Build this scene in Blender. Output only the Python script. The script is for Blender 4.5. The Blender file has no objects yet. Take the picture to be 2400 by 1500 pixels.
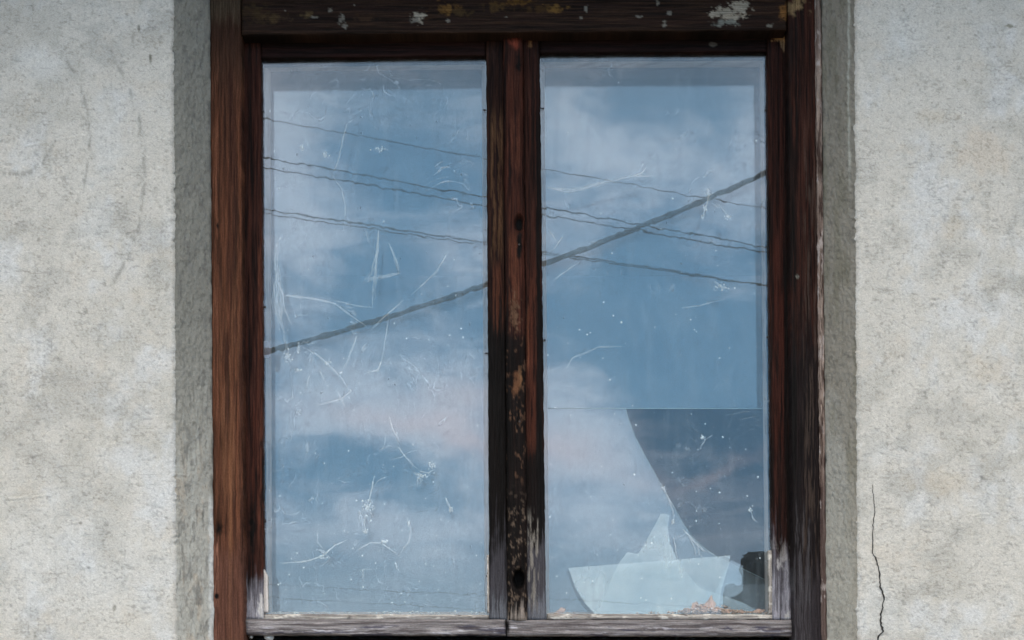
import bpy, math, random
import numpy as np
from mathutils import Vector, Matrix

S = bpy.context.scene
COL = S.collection
random.seed(7)

# ------------------------------------------------------------------ camera
F = 4300.0          # focal length in photograph pixels
HU, HV = 1200.0, 1650.0   # optical axis (eye level sits below the window)
ZC = 1.6
cam_d = bpy.data.cameras.new('camera')
cam_d.sensor_width = 36.0
cam_d.lens = F / 2400.0 * 36.0
cam_d.shift_y = (HV - 750.0) / 2400.0
cam_d.clip_start = 0.05
cam_d.clip_end = 3000.0
cam = bpy.data.objects.new('camera', cam_d)
cam.location = (0, -3.0, ZC)
cam.rotation_euler = (math.radians(90), 0, 0)
COL.objects.link(cam)
S.camera = cam

S.view_settings.view_transform = 'Standard'
S.view_settings.look = 'None'
S.view_settings.gamma = 1
S.view_settings.exposure = 0.0
S.cycles.max_bounces = 14
S.cycles.transparent_max_bounces = 32
S.cycles.glossy_bounces = 10
S.cycles.diffuse_bounces = 4
S.cycles.caustics_reflective = False
S.cycles.caustics_refractive = False
S.cycles.blur_glossy = 0.0
S.cycles.use_denoising = True
S.cycles.use_adaptive_sampling = False
S.cycles.denoising_prefilter = 'ACCURATE'
S.cycles.denoising_input_passes = 'RGB_ALBEDO_NORMAL'

# ------------------------------------------------------------------ node helper
class NT:
    def __init__(s, tree):
        s.t = tree; s.n = tree.nodes; s.l = tree.links
    def node(s, typ, **kw):
        n = s.n.new(typ)
        for k, v in kw.items(): setattr(n, k, v)
        return n
    def put(s, sock, v):
        if isinstance(v, bpy.types.NodeSocket): s.l.new(v, sock)
        elif v is not None: sock.default_value = v
    def m(s, op, a, b=None, c=None, clamp=False):
        n = s.node('ShaderNodeMath', operation=op, use_clamp=clamp)
        s.put(n.inputs[0], a)
        if b is not None: s.put(n.inputs[1], b)
        if c is not None: s.put(n.inputs[2], c)
        return n.outputs[0]
    def vm(s, op, a, b=None, sc=None):
        n = s.node('ShaderNodeVectorMath', operation=op)
        s.put(n.inputs[0], a)
        if b is not None: s.put(n.inputs[1], b)
        if sc is not None: s.put(n.inputs['Scale'], sc)
        return n.outputs[0]
    def xyz(s, v):
        n = s.node('ShaderNodeSeparateXYZ'); s.put(n.inputs[0], v); return n.outputs
    def comb(s, x, y, z):
        n = s.node('ShaderNodeCombineXYZ')
        for i, v in enumerate((x, y, z)): s.put(n.inputs[i], v)
        return n.outputs[0]
    def noise(s, vec, scale, detail=4, rough=.55, dist=0.0):
        n = s.node('ShaderNodeTexNoise')
        s.put(n.inputs['Vector'], vec); n.inputs['Scale'].default_value = scale
        n.inputs['Detail'].default_value = detail; n.inputs['Roughness'].default_value = rough
        n.inputs['Distortion'].default_value = dist
        return n.outputs['Fac']
    def voro(s, vec, scale, feature='F1', rnd=1.0):
        n = s.node('ShaderNodeTexVoronoi', feature=feature)
        s.put(n.inputs['Vector'], vec); n.inputs['Scale'].default_value = scale
        n.inputs['Randomness'].default_value = rnd
        return n.outputs
    def mix(s, f, a, b, blend='MIX'):
        n = s.node('ShaderNodeMix', data_type='RGBA', blend_type=blend)
        s.put(n.inputs[0], f)
        for k, v in ((6, a), (7, b)):
            if isinstance(v, tuple) and len(v) == 3: v = v + (1,)
            s.put(n.inputs[k], v)
        return n.outputs[2]
    def ramp(s, f, lo, hi, a=0.0, b=1.0, smooth=True):
        n = s.node('ShaderNodeMapRange', interpolation_type='SMOOTHSTEP' if smooth else 'LINEAR')
        s.put(n.inputs[0], f)
        for i, v in ((1, lo), (2, hi), (3, a), (4, b)): n.inputs[i].default_value = v
        return n.outputs[0]
    def bump(s, h, dist, strength=1.0, normal=None):
        n = s.node('ShaderNodeBump')
        s.put(n.inputs['Height'], h); n.inputs['Distance'].default_value = dist
        n.inputs['Strength'].default_value = strength
        if normal is not None: s.put(n.inputs['Normal'], normal)
        return n.outputs[0]

def lin(r, g, b, k=1.0):
    def f(c):
        c /= 255.0
        return (c / 12.92 if c <= .04045 else ((c + .055) / 1.055) ** 2.4) * k
    return (f(r), f(g), f(b))

# ------------------------------------------------------------------ world: broken cloud over blue sky
SUN_EL, SUN_AZ = math.radians(48), math.radians(190)   # azimuth clockwise from +Y
W = bpy.data.worlds.new('World'); S.world = W; W.use_nodes = True
w = NT(W.node_tree); w.n.clear()
sky = w.node('ShaderNodeTexSky', sky_type='NISHITA')
sky.sun_disc = False; sky.sun_elevation = SUN_EL; sky.sun_rotation = SUN_AZ
sky.air_density = 1.0; sky.dust_density = 1.5; sky.ozone_density = 2.0
dirv = w.node('ShaderNodeTexCoord').outputs['Generated']
dx, dy, dz = w.xyz(dirv)[0:3]
ay = w.m('MAXIMUM', w.m('ABSOLUTE', dy), 0.05)
# angular coordinates (thousandths of the focal length) used to seat single clouds
wob = w.m('SUBTRACT', w.noise(dirv, 14, 4), .5)
wob2 = w.m('SUBTRACT', w.noise(w.vm('ADD', dirv, (3.1, 1.7, .4)), 14, 4), .5)
cu = w.m('ADD', w.m('MULTIPLY_ADD', w.m('DIVIDE', dx, ay), 4.3, 1.2), w.m('MULTIPLY', wob, .30))
cv = w.m('ADD', w.m('SUBTRACT', 1.65, w.m('MULTIPLY', w.m('DIVIDE', dz, ay), 4.3)), w.m('MULTIPLY', wob2, .22))
def gauss(u0, v0, ru, rv, ang=0.0):
    a = w.m('SUBTRACT', cu, u0); b = w.m('SUBTRACT', cv, v0)
    if ang:
        c_, s_ = math.cos(math.radians(ang)), math.sin(math.radians(ang))
        a2 = w.m('MULTIPLY_ADD', a, c_, w.m('MULTIPLY', b, s_))
        b2 = w.m('MULTIPLY_ADD', b, c_, w.m('MULTIPLY', a, -s_))
        a, b = a2, b2
    a = w.m('DIVIDE', a, ru); b = w.m('DIVIDE', b, rv)
    q = w.m('ADD', w.m('MULTIPLY', a, a), w.m('MULTIPLY', b, b))
    return w.m('EXPONENT', w.m('MULTIPLY', q, -1.0))
def acc(lst):
    t = None
    for (wt, *g) in lst:
        x = w.m('MULTIPLY', gauss(*g), wt)
        t = x if t is None else w.m('ADD', t, x)
    return t
# cloud density: + cloud, - blue opening
dens = acc([( .75, .64, .33, .12, .28, 0), (.30, .66, .62, .08, .20, 0), (.45, 1.10, .58, .20, .07, -8),
            ( .50, .86, .90, .30, .10, 8), (.55, 1.38, .33, .17, .10, 10), (.38, 1.60, .42, .20, .09, 0),
            (.6, 1.0, 1.0, .16, .08, 20), (.45, 1.34, .93, .13, .10, 0), (.45, 1.36, 1.08, .16, .12, 0),
            (.55, .9, 1.24, .4, .07, 0), (.35, .75, .98, .12, .07, 0), (.35, 1.76, .3, .05, .2, 0),
            (-.55, .95, .42, .16, .10, 15), (-.40, .85, .62, .16, .06, 5), (-.60, .77, .73, .14, .05, 0),
            (-.50, 1.55, .20, .20, .07, 0), (-1.1, 1.62, .84, .26, .14, 10), (-.5, 1.72, .95, .16, .06, 0),
            (-.5, .86, 1.085, .13, .04, 5), (-.25, 1.03, 1.17, .16, .04, 10), (-.3, 1.45, .62, .1, .05, -20)])
nbig = w.noise(w.vm('MULTIPLY', dirv, (1.0, 1.0, 2.0)), 9.5, 7, .58, .5)
wisp = w.noise(w.vm('MULTIPLY', dirv, (1.0, 1.0, 3.2)), 26, 6, .6, 1.2)
d1 = w.m('ADD', w.m('ADD', w.m('MULTIPLY_ADD', nbig, 1.2, -.26), w.m('MULTIPLY_ADD', wisp, 1.5, -.75)), dens)
cloud = w.ramp(d1, .0, 1.15)
pink = w.m('MINIMUM', acc([(.75, 1.08, 1.05, .12, .03, 22), (.5, .95, .98, .2, .03, 8), (.40, 1.69, 1.11, .10, .016, -28),
            (.3, 1.50, 1.12, .09, .03, 15), (.6, 1.33, 1.05, .1, .05, 0), (.5, 1.07, .93, .1, .04, 0)]), 1.0)
BL = (7.5, 17.5, 29.5)      # open blue
CL = (27.5, 33.0, 42.0)     # lilac-grey cloud
PK = (37.0, 33.5, 38.5)     # warm lit cloud
base = w.mix(.22, BL + (1,), w.vm('SCALE', sky.outputs[0], None, 1.2))
c1 = w.mix(cloud, base, CL + (1,))
c2 = w.mix(pink, c1, PK + (1,))
# the cloud deck is brighter overhead, duller and greyer low down
el = w.ramp(dz, 0.02, .12)
c3 = w.mix(w.m('SUBTRACT', 1.0, el), c2, (20.0, 25.5, 31.5, 1))
hi = w.ramp(dz, .26, .50)
c4 = w.mix(hi, c3, (31.5, 28.0, 24.5, 1))
bg = w.node('ShaderNodeBackground'); w.put(bg.inputs['Color'], c4); bg.inputs['Strength'].default_value = 0.1
wo = w.node('ShaderNodeOutputWorld'); w.l.new(bg.outputs[0], wo.inputs[0])

sun_d = bpy.data.lights.new('sun', 'SUN'); sun_d.energy = 0.6; sun_d.angle = math.radians(25)
sun_d.color = (1.0, .95, .88)
sun = bpy.data.objects.new('sun', sun_d); COL.objects.link(sun)
sv = Vector((math.sin(SUN_AZ) * math.cos(SUN_EL), math.cos(SUN_AZ) * math.cos(SUN_EL), math.sin(SUN_EL)))
sun.rotation_euler = sv.to_track_quat('Z', 'Y').to_euler()
sun.location = sv * 30

# ------------------------------------------------------------------ numeric noise
def _h(ix, iy, seed):
    n = (ix.astype(np.int64) * 374761393 + iy.astype(np.int64) * 668265263 + seed * 1442695041) & 0xFFFFFFFF
    n = ((n ^ (n >> 13)) * 1274126177) & 0xFFFFFFFF
    n = (n ^ (n >> 16)) & 0xFFFFFFFF
    n = (n * 2246822519) & 0xFFFFFFFF
    n = n ^ (n >> 15)
    return (n & 0xFFFFFF) / float(0xFFFFFF)
def vn(x, y, seed=0):
    x, y = np.broadcast_arrays(np.asarray(x, float), np.asarray(y, float))
    xi, yi = np.floor(x), np.floor(y)
    fx, fy = x - xi, y - yi
    fx = fx * fx * (3 - 2 * fx); fy = fy * fy * (3 - 2 * fy)
    a = _h(xi, yi, seed); b = _h(xi + 1, yi, seed); c = _h(xi, yi + 1, seed); d = _h(xi + 1, yi + 1, seed)
    return (a * (1 - fx) + b * fx) * (1 - fy) + (c * (1 - fx) + d * fx) * fy
def fbm(x, y, seed=0, oc=4, g=.5):
    t = 0; a = 1; s = 0
    for k in range(oc):
        t = t + a * vn(x * 2 ** k + 17.3 * k, y * 2 ** k - 9.1 * k, seed + 31 * k); s += a; a *= g
    return t / s
def ss(x, a, b):
    t = np.clip((x - a) / (b - a), 0, 1); return t * t * (3 - 2 * t)
def lerpc(c, col, m):
    return c * (1 - m[..., None]) + np.array(col)[None, None, :] * m[..., None]
def blob(u, v, cu, cv, ru, rv, soft=.4, na=.6, ns=12., seed=0, ang=0):
    a, b = u - cu, v - cv
    if ang:
        t = math.radians(ang); a, b = a * math.cos(t) + b * math.sin(t), -a * math.sin(t) + b * math.cos(t)
    d = np.sqrt((a / ru) ** 2 + (b / rv) ** 2)
    return ss(1 - d + na * (fbm(u / ns, v / ns, seed, 4, .6) - .5) * 2, 0, soft)

def P(u, v, d):
    return ((u - HU) * d / F, d - 3.0, ZC + (HV - v) * d / F)

# ------------------------------------------------------------------ objects
def tag(o, label=None, cat=None, group=None, kind=None):
    if label: o['label'] = label
    if cat: o['category'] = cat
    if group: o['group'] = group
    if kind: o['kind'] = kind
    return o
def link(name, me, mat=None, parent=None):
    o = bpy.data.objects.new(name, me); COL.objects.link(o)
    if mat: me.materials.append(mat)
    if parent:
        o.parent = parent
        if parent.type == 'EMPTY':      # meshes carry world coordinates; only the empties are moved
            mw = Matrix.Identity(4); p = parent
            while p: mw = Matrix.Translation(p.location) @ mw; p = p.parent
            o.matrix_parent_inverse = mw.inverted()
    return o
def empty(name, loc=(0, 0, 0), parent=None):
    o = bpy.data.objects.new(name, None); COL.objects.link(o); o.empty_display_size = .05
    if parent:
        o.parent = parent
        o.location = Vector(loc) - (parent.location if parent else Vector())
    else: o.location = loc
    return o
def mesh_np(name, V, Q, C=None, G=None, smooth=True):
    me = bpy.data.meshes.new(name)
    V = np.ascontiguousarray(V.reshape(-1, 3), dtype=np.float32); Q = np.ascontiguousarray(Q, dtype=np.int32)
    me.vertices.add(len(V)); me.vertices.foreach_set('co', V.ravel())
    me.loops.add(Q.size); me.loops.foreach_set('vertex_index', Q.ravel())
    me.polygons.add(len(Q)); me.polygons.foreach_set('loop_start', np.arange(0, Q.size, 4, dtype=np.int32))
    me.polygons.foreach_set('loop_total', np.full(len(Q), 4, dtype=np.int32))
    me.polygons.foreach_set('use_smooth', np.full(len(Q), smooth))
    me.update(calc_edges=True)
    if C is not None:
        a = me.attributes.new('tone', 'FLOAT_COLOR', 'POINT')
        c4 = np.ones((len(V), 4), dtype=np.float32); c4[:, :3] = np.clip(C.reshape(-1, 3), 0.001, 1)
        a.data.foreach_set('color', c4.ravel())
    if G is not None:
        a = me.attributes.new('grain', 'FLOAT_VECTOR', 'POINT')
        a.data.foreach_set('vector', np.ascontiguousarray(G.reshape(-1, 3), dtype=np.float32).ravel())
    return me
def gridq(ny, nx):
    i = np.arange(ny - 1)[:, None] * nx + np.arange(nx - 1)[None, :]
    return np.stack([i, i + nx, i + nx + 1, i + 1], -1).reshape(-1, 4)
def poly_mesh(name, verts, faces, smooth=False):
    me = bpy.data.meshes.new(name); me.from_pydata(verts, [], faces)
    if smooth: me.polygons.foreach_set('use_smooth', [True] * len(faces))
    me.update(); return me
def box_mesh(name, x0, x1, y0, y1, z0, z1):
    v = [(x, y, z) for z in (z0, z1) for y in (y0, y1) for x in (x0, x1)]
    return poly_mesh(name, v, [(0, 2, 3, 1), (4, 5, 7, 6), (0, 1, 5, 4), (2, 6, 7, 3), (0, 4, 6, 2), (1, 3, 7, 5)])
class Tubes:
    def __init__(s): s.v = []; s.f = []
    def tube(s, pts, r, n=6, cap=True):
        pts = [Vector(p) for p in pts]; rs = r if isinstance(r, (list, tuple)) else [r] * len(pts)
        b = len(s.v)
        for i, p in enumerate(pts):
            t = (pts[min(i + 1, len(pts) - 1)] - pts[max(i - 1, 0)]).normalized()
            a = t.orthogonal() if abs(t.x) > .9 else t.cross(Vector((1, 0, 0)))
            a.normalize(); c = t.cross(a)
            for k in range(n):
                th = 2 * math.pi * k / n
                s.v.append(tuple(p + (a * math.cos(th) + c * math.sin(th)) * rs[i]))
        for i in range(len(pts) - 1):
            for k in range(n):
                s.f.append((b + i * n + k, b + i * n + (k + 1) % n, b + (i + 1) * n + (k + 1) % n, b + (i + 1) * n + k))
        if cap:
            s.f.append(tuple(b + k for k in range(n))[::-1])
            e = b + (len(pts) - 1) * n
            s.f.append(tuple(e + k for k in range(n)))
    def blob(s, c, rx, ry, rz, seed, nu=8, nv=5, rough=.45):
        b = len(s.v); rnd = random.Random(seed)
        for j in range(nv + 1):
            for i in range(nu):
                k = 1 + rough * (rnd.random() - .5) * 2
                ph = math.pi * j / nv; th = 2 * math.pi * i / nu
                s.v.append((c[0] + rx * k * math.sin(ph) * math.cos(th), c[1] + ry * k * math.sin(ph) * math.sin(th), c[2] + rz * k * math.cos(ph)))
        for j in range(nv):
            for i in range(nu):
                s.f.append((b + j * nu + i, b + j * nu + (i + 1) % nu, b + (j + 1) * nu + (i + 1) % nu, b + (j + 1) * nu + i))
    def mesh(s, name, smooth=True): return poly_mesh(name, s.v, s.f, smooth)

# ------------------------------------------------------------------ materials
def newmat(name):
    m = bpy.data.materials.new(name); m.use_nodes = True
    t = NT(m.node_tree); t.n.clear()
    out = t.node('ShaderNodeOutputMaterial')
    return m, t, out
def attr(t, name, typ='GEOMETRY'):
    n = t.node('ShaderNodeAttribute', attribute_type=typ, attribute_name=name); return n
def principled(t, out, col, rough, normal=None, spec=.5):
    b = t.node('ShaderNodeBsdfPrincipled'); t.put(b.inputs['Base Color'], col if not isinstance(col, tuple) else tuple(col) + (1,))
    t.put(b.inputs['Roughness'], rough); b.inputs['Specular IOR Level'].default_value = spec
    if normal is not None: t.put(b.inputs['Normal'], normal)
    t.l.new(b.outputs[0], out.inputs[0]); return b
def plain(name, col, rough=.7, bscale=0, bd=.001, var=.15, spec=.4):
    m, t, out = newmat(name)
    co = t.node('ShaderNodeTexCoord').outputs['Object']
    n = t.noise(co, bscale or 30, 4)
    c = t.mix(n, tuple(x * (1 - var) for x in col), tuple(min(1, x * (1 + var)) for x in col))
    principled(t, out, c, rough, t.bump(n, bd) if bscale else None, spec); return m

def wood_mat(name, spec=.1, gamp=.30, tint=(.92, .91, .85)):
    m, t, out = newmat(name)
    c = attr(t, 'tone').outputs['Color']; g = attr(t, 'grain').outputs['Vector']
    g1 = t.noise(t.vm('MULTIPLY', g, (16., 420., 1.)), 1.0, 5, .6, .3)
    g2 = t.noise(t.vm('MULTIPLY', g, (45., 1500., 1.)), 1.0, 3, .6)
    g3 = t.noise(t.vm('MULTIPLY', g, (300., 900., 1.)), 1.0, 4, .6)
    k = t.m('ADD', t.ramp(g1, .28, .72, 1 - gamp, 1 + gamp), t.ramp(g2, .3, .7, -.16, .16))
    k = t.m('MULTIPLY', k, t.ramp(g3, .3, .7, .82, 1.2))
    col = t.vm('SCALE', c, None, k)
    crack = t.ramp(g1, .30, .36)
    col2 = t.vm('MULTIPLY', t.mix(crack, t.vm('SCALE', c, None, .5), col), tint)
    h = t.m('ADD', t.m('MULTIPLY', g1, .7), t.m('MULTIPLY', g3, .3))
    nb = t.bump(h, .0022)
    principled(t, out, col2, t.ramp(g1, .3, .7, .85, .65), nb, spec); return m
def plaster_mat(name, fine=1.0, bd=.0017, amp=.2):
    m, t, out = newmat(name)
    c = attr(t, 'tone').outputs['Color']
    co = t.node('ShaderNodeTexCoord').outputs['Object']
    st = t.vm('MULTIPLY', co, (1, 1, 1.9))
    n1 = t.noise(st, 430 * fine, 5, .7, .9)
    n2 = t.noise(co, 95 * fine, 4, .6)
    n3 = t.noise(t.vm('ADD', st, (4, 2, 1)), 620 * fine, 3, .6)
    k = t.m('ADD', t.ramp(n1, .25, .75, 1 - amp * 1.3, 1 + amp * 1.1), t.ramp(n2, .3, .7, -.03, .03))
    pits = t.ramp(n3, .27, .34)           # tiny dark pits between sand grains
    pit2 = t.ramp(t.noise(t.vm('ADD', co, (9, 7, 3)), 210, 4, .7, 1.4), .25, .31)
    k = t.m('MULTIPLY', k, t.m('MULTIPLY_ADD', pits, .40, .60))
    k = t.m('MULTIPLY', k, t.m('MULTIPLY_ADD', pit2, .42, .58))
    col = t.vm('SCALE', c, None, k)
    h = t.m('ADD', t.m('MULTIPLY', n1, .6), t.m('ADD', t.m('MULTIPLY', n2, .5), t.m('MULTIPLY', pit2, .4)))
    principled(t, out, col, .92, t.bump(h, bd), .15); return m

M_wood = wood_mat('weathered_wood')
M_sill = wood_mat('bare_grey_timber', .1, .22, (.86, .86, .90))
M_wood_dark = wood_mat('dark_painted_wood', .1, .3)
M_plaster = plaster_mat('rough_plaster')
M_render = plaster_mat('cement_reveal', 1.1, .0013, .14)

def glass_mat(name, wave_scale=38., wave=.0000016, rough=0.0, dust=.03, dustcol=(.47, .55, .60), seed=0., gain=1.0, tint=(.965, .985, .98), smear=.02, webs=0.0):
    m, t, out = newmat(name)
    co = t.node('ShaderNodeTexCoord').outputs['Object']
    co = t.vm('ADD', co, (seed, seed * .7, seed * .3))
    cof = t.vm('MULTIPLY', co, (1, .0, 1))
    wn = t.noise(t.vm('MULTIPLY', cof, (1.0, 1, .55)), wave_scale, 2, .5)
    nb = t.bump(wn, wave)
    geo = t.node('ShaderNodeNewGeometry')
    ior = t.m('MULTIPLY_ADD', geo.outputs['Backfacing'], 1 / 1.52 - 1.52, 1.52)
    fr = t.node('ShaderNodeFresnel'); t.put(fr.inputs['IOR'], ior)
    f = t.m('MULTIPLY', fr.outputs[0], gain, clamp=True)
    tr = t.node('ShaderNodeBsdfTransparent'); tr.inputs[0].default_value = tint + (1,)
    gl = t.node('ShaderNodeBsdfGlossy'); gl.inputs['Roughness'].default_value = rough
    t.put(gl.inputs['Normal'], nb)
    mx = t.node('ShaderNodeMixShader'); t.put(mx.inputs[0], f); t.l.new(tr.outputs[0], mx.inputs[1]); t.l.new(gl.outputs[0], mx.inputs[2])
    # dust film, wiped streaks and fine specks
    a = t.noise(cof, 9, 4, .6); b = t.noise(t.vm('MULTIPLY', cof, (60, 1, 9)), 1.0, 4, .6)
    sp = t.voro(cof, 170)[0]
    spk = t.m('MULTIPLY', t.ramp(sp, .05, .13, 1, 0), t.ramp(t.noise(cof, 60, 2), .5, .62))
    sp2 = t.voro(t.vm('ADD', cof, (5, 0, 5)), 420)[0]
    spk2 = t.m('MULTIPLY', t.ramp(sp2, .08, .2, 1, 0), t.ramp(t.noise(cof, 25, 3), .45, .7))
    dd = t.m('MULTIPLY', t.ramp(a, .3, .75, .5, 1.5), dust)
    dd = t.m('ADD', dd, t.m('MULTIPLY', t.ramp(b, .45, .8), smear))
    dd = t.m('ADD', dd, t.m('ADD', t.m('MULTIPLY', spk, .16), t.m('MULTIPLY', spk2, .24)), clamp=True)
    # tangled silk and wipe marks: thin ridges of strongly bent noise, in patches
    for (sc, off, wd, am) in ((7., 1.3, .010, .22), (13., 4.7, .012, .16), (22., 8.1, .016, .10)):
        rn = t.noise(t.vm('ADD', cof, (off, 0, off * .6)), sc, 3, .55, 1.6)
        rg = t.ramp(t.m('ABSOLUTE', t.m('SUBTRACT', rn, .5)), 0.0, wd, 1, 0)
        pm = t.ramp(t.noise(t.vm('ADD', cof, (off * 2, 0, off)), 5.5, 2), .50, .66)
        brk = t.ramp(t.noise(t.vm('ADD', cof, (off, 0, 2.)), 40., 3), .42, .6)
        dd = t.m('ADD', dd, t.m('MULTIPLY', t.m('MULTIPLY', rg, t.m('MULTIPLY', pm, brk)), am * webs))
    df = t.node('ShaderNodeBsdfDiffuse'); df.inputs[0].default_value = dustcol + (1,)
    mx2 = t.node('ShaderNodeMixShader'); t.put(mx2.inputs[0], dd); t.l.new(mx.outputs[0], mx2.inputs[1]); t.l.new(df.outputs[0], mx2.inputs[2])
    t.l.new(mx2.outputs[0], out.inputs[0]); return m
M_glass_out = glass_mat('outer_glass', 36., .000028, dust=.025, smear=.07, webs=2.0, gain=1.12)
M_glass_outr = glass_mat('outer_glass_speckled', 36., .000028, dust=.022, smear=.045, webs=1.0, gain=1.12, seed=1.7)
M_glass_in = glass_mat('inner_glass', 12., .00001, .038, .06, seed=3.3, gain=1.2)
M_shard = glass_mat('dusty_shard_glass', 20., .000002, .05, .27, (.60, .64, .635), seed=6.1, gain=1.0, smear=.16)

M_web = plain('cobweb_silk', (.78, .79, .78), .9, spec=.1)
M_speck = plain('pale_specks', (.80, .82, .82), .9)
M_dark = plain('rusty_nail', (.035, .028, .025), .6, 300, .0004)
M_leaf = plain('dry_leaf', lin(190, 150, 128), .85, 160, .0008, .45)
M_crumb = plain('leaf_crumbs', lin(170, 140, 118), .9, 260, .0006, .5)
M_crack = plain('crack_shadow', (.03, .029, .027), 1.0)
M_cable = plain('black_cable', (.03, .032, .035), .6)
M_pole = plain('pole_timber', (.14, .11, .085), .85, 20, .004)
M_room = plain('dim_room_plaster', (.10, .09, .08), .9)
M_ground = plain('gravel_ground', (.17, .16, .14), .95, 8, .02, .3)
M_nwall = plain('neighbour_render', (.33, .31, .28), .9, 6, .01)
M_nroof = plain('dark_roof_tiles', (.06, .045, .04), .85, 14, .02, .3)
M_chim = plain('blue_black_chimney', (.008, .014, .018), .95)  # even blue-black base colour of chimney and cap
M_slate = plain('pale_chimney_base', (.30, .37, .42), .9, 6, .01)
M_dpane = plain('neighbour_window', (.03, .035, .04), .15)
M_putty = plain('pale_putty', (.5, .49, .46), .9, 200, .0006)

# ------------------------------------------------------------------ timber members
def member(name, parent, quad, d, thick, axis, paint, mat=None, bev=.003, res=.0012, rel=.0007, jit=.0008, seed=0, bow=0.0, fn=None):
    """quad: TL TR BR BL in photo pixels, placed at distance d, real thickness `thick`."""
    mat = mat or M_wood
    q = np.array(quad, float)
    wpx = (abs(q[1, 0] - q[0, 0]) + abs(q[2, 0] - q[3, 0])) / 2; hpx = (abs(q[3, 1] - q[0, 1]) + abs(q[2, 1] - q[1, 1])) / 2
    wm, hm = wpx * d / F, hpx * d / F
    if axis == 'v': nx, ny = max(8, int(wm / res)), max(12, int(hm / (res * 2.2)))
    else: nx, ny = max(12, int(wm / (res * 2.2))), max(8, int(hm / res))
    s = np.linspace(0, 1, nx)[None, :]; t = np.linspace(0, 1, ny)[:, None]
    U = (q[0, 0] * (1 - s) + q[1, 0] * s) * (1 - t) + (q[3, 0] * (1 - s) + q[2, 0] * s) * t
    Vv = (q[0, 1] * (1 - s) + q[1, 1] * s) * (1 - t) + (q[3, 1] * (1 - s) + q[2, 1] * s) * t
    k = F / d
    # ragged long edges
    el = (fbm(Vv * .05, U * 0, seed + 3, 4, .65) - .5) * 2 * jit * k; er = (fbm(Vv * .05, U * 0, seed + 4, 4, .65) - .5) * 2 * jit * k
    et = (fbm(U * .05, Vv * 0, seed + 5, 4, .65) - .5) * 2 * jit * k; eb = (fbm(U * .05, Vv * 0, seed + 6, 4, .65) - .5) * 2 * jit * k
    Uj = U + el * (1 - s) + er * s; Vj = Vv + et * (1 - t) + eb * t
    ex = np.minimum(s, 1 - s) * wm; ez = np.minimum(t, 1 - t) * hm
    b = np.maximum(0, 1 - ex / bev) ** 2 + np.maximum(0, 1 - ez / bev) ** 2
    Y = np.full(U.shape, 0.0) + bev * .9 * (1 - np.sqrt(np.clip(1 - np.minimum(b, 1), 0, 1)))
    if bow: Y = Y + bow * ((2 * s - 1) ** 2) + 0 * t
    along, across = (Vv / k, U / k) if axis == 'v' else (U / k, Vv / k)
    g = fbm(along * 14 + seed, across * 420, seed + 9, 4, .6)
    Y = Y - rel * (g - .5) * 2 - rel * .8 * (fbm(along * 60, across * 120, seed + 11, 3) - .5) * 2
    if fn: Y = Y + fn(U, Vv)
    C = paint(U, Vv, along, across, g)
    x = (Uj - HU) * d / F; z = ZC + (HV - Vj) * d / F
    V = np.stack([x, d - 3.0 + Y, z], -1)
    G = np.stack([along + 0 * U, across + 0 * U, np.full(U.shape, float(seed))], -1)
    def padg(A): return np.pad(A, ((2, 2), (2, 2), (0, 0)), mode='edge')
    V = padg(V); C = padg(C); G = padg(G)
    ny2, nx2 = V.shape[:2]
    yb = d - 3.0 + thick
    V[1, :, 1] += .003; V[-2, :, 1] += .003; V[:, 1, 1] += .003; V[:, -2, 1] += .003
    V[0, :, 1] = yb; V[-1, :, 1] = yb; V[:, 0, 1] = yb; V[:, -1, 1] = yb
    me = mesh_np(name, V, gridq(ny2, nx2), C, G)
    return link(name, me, mat, parent)

def woodpaint(dark, light, ops=(), lo=.3, hi=.72):
    dark, light = np.array(dark), np.array(light)
    def f(U, V, al, ac, g):
        g2 = fbm(al * 5, ac * 160, 77, 4, .55)
        m = ss(.6 * g + .4 * g2, lo, hi)
        C = dark * (1 - m[..., None]) + light * m[..., None]
        for op in ops: C = op(C, U, V, al, ac, g)
        return C
    return f
def o_blob(col, *a, **k): return lambda C, U, V, al, ac, g: lerpc(C, col, blob(U, V, *a, **k))
def o_fade(col, v0, v1, amp=.7, amt=1.0, along='v', thr=.5):
    """streaky transition to another tone between v0 and v1"""
    def f(C, U, V, al, ac, g):
        X = V if along == 'v' else U
        r = ss(X, min(v0, v1), max(v0, v1)); r = r if v1 > v0 else 1 - r
        m = ss(r + amp * (g - .5) * 2 + .3 * (fbm(U / 9, V / 16, 5, 3) - .5), thr - .25, thr + .3) * amt
        return lerpc(C, col, m * (r > 0))
    return f
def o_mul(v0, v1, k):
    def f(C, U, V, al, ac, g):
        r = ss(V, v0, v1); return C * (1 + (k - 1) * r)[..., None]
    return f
def o_flake(col, scale, thr, amt=1.0, region=None, seed=1, st=(1, 1)):
    def f(C, U, V, al, ac, g):
        n = fbm(U / (scale * st[0]), V / (scale * st[1]), seed, 5, .62)
        m = ss(n, thr, thr + .1) * amt
        if region: m = m * region(U, V)
        return lerpc(C, col, m)
    return f
def o_streak(col, u0, u1, v0, v1, amt=1., sx=3.0, sy=60., thr=.5, seed=2):
    def f(C, U, V, al, ac, g):
        r = ss(U, u0 - 2, u0 + 2) * (1 - ss(U, u1 - 2, u1 + 2)) * ss(V, v0, v0 + .2 * (v1 - v0)) * (1 - ss(V, v1 - .2 * (v1 - v0), v1))
        n = fbm(U / sx, V / sy, seed, 4, .6)
        return lerpc(C, col, ss(n, thr - .08, thr + .1) * r * amt)
    return f

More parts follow.
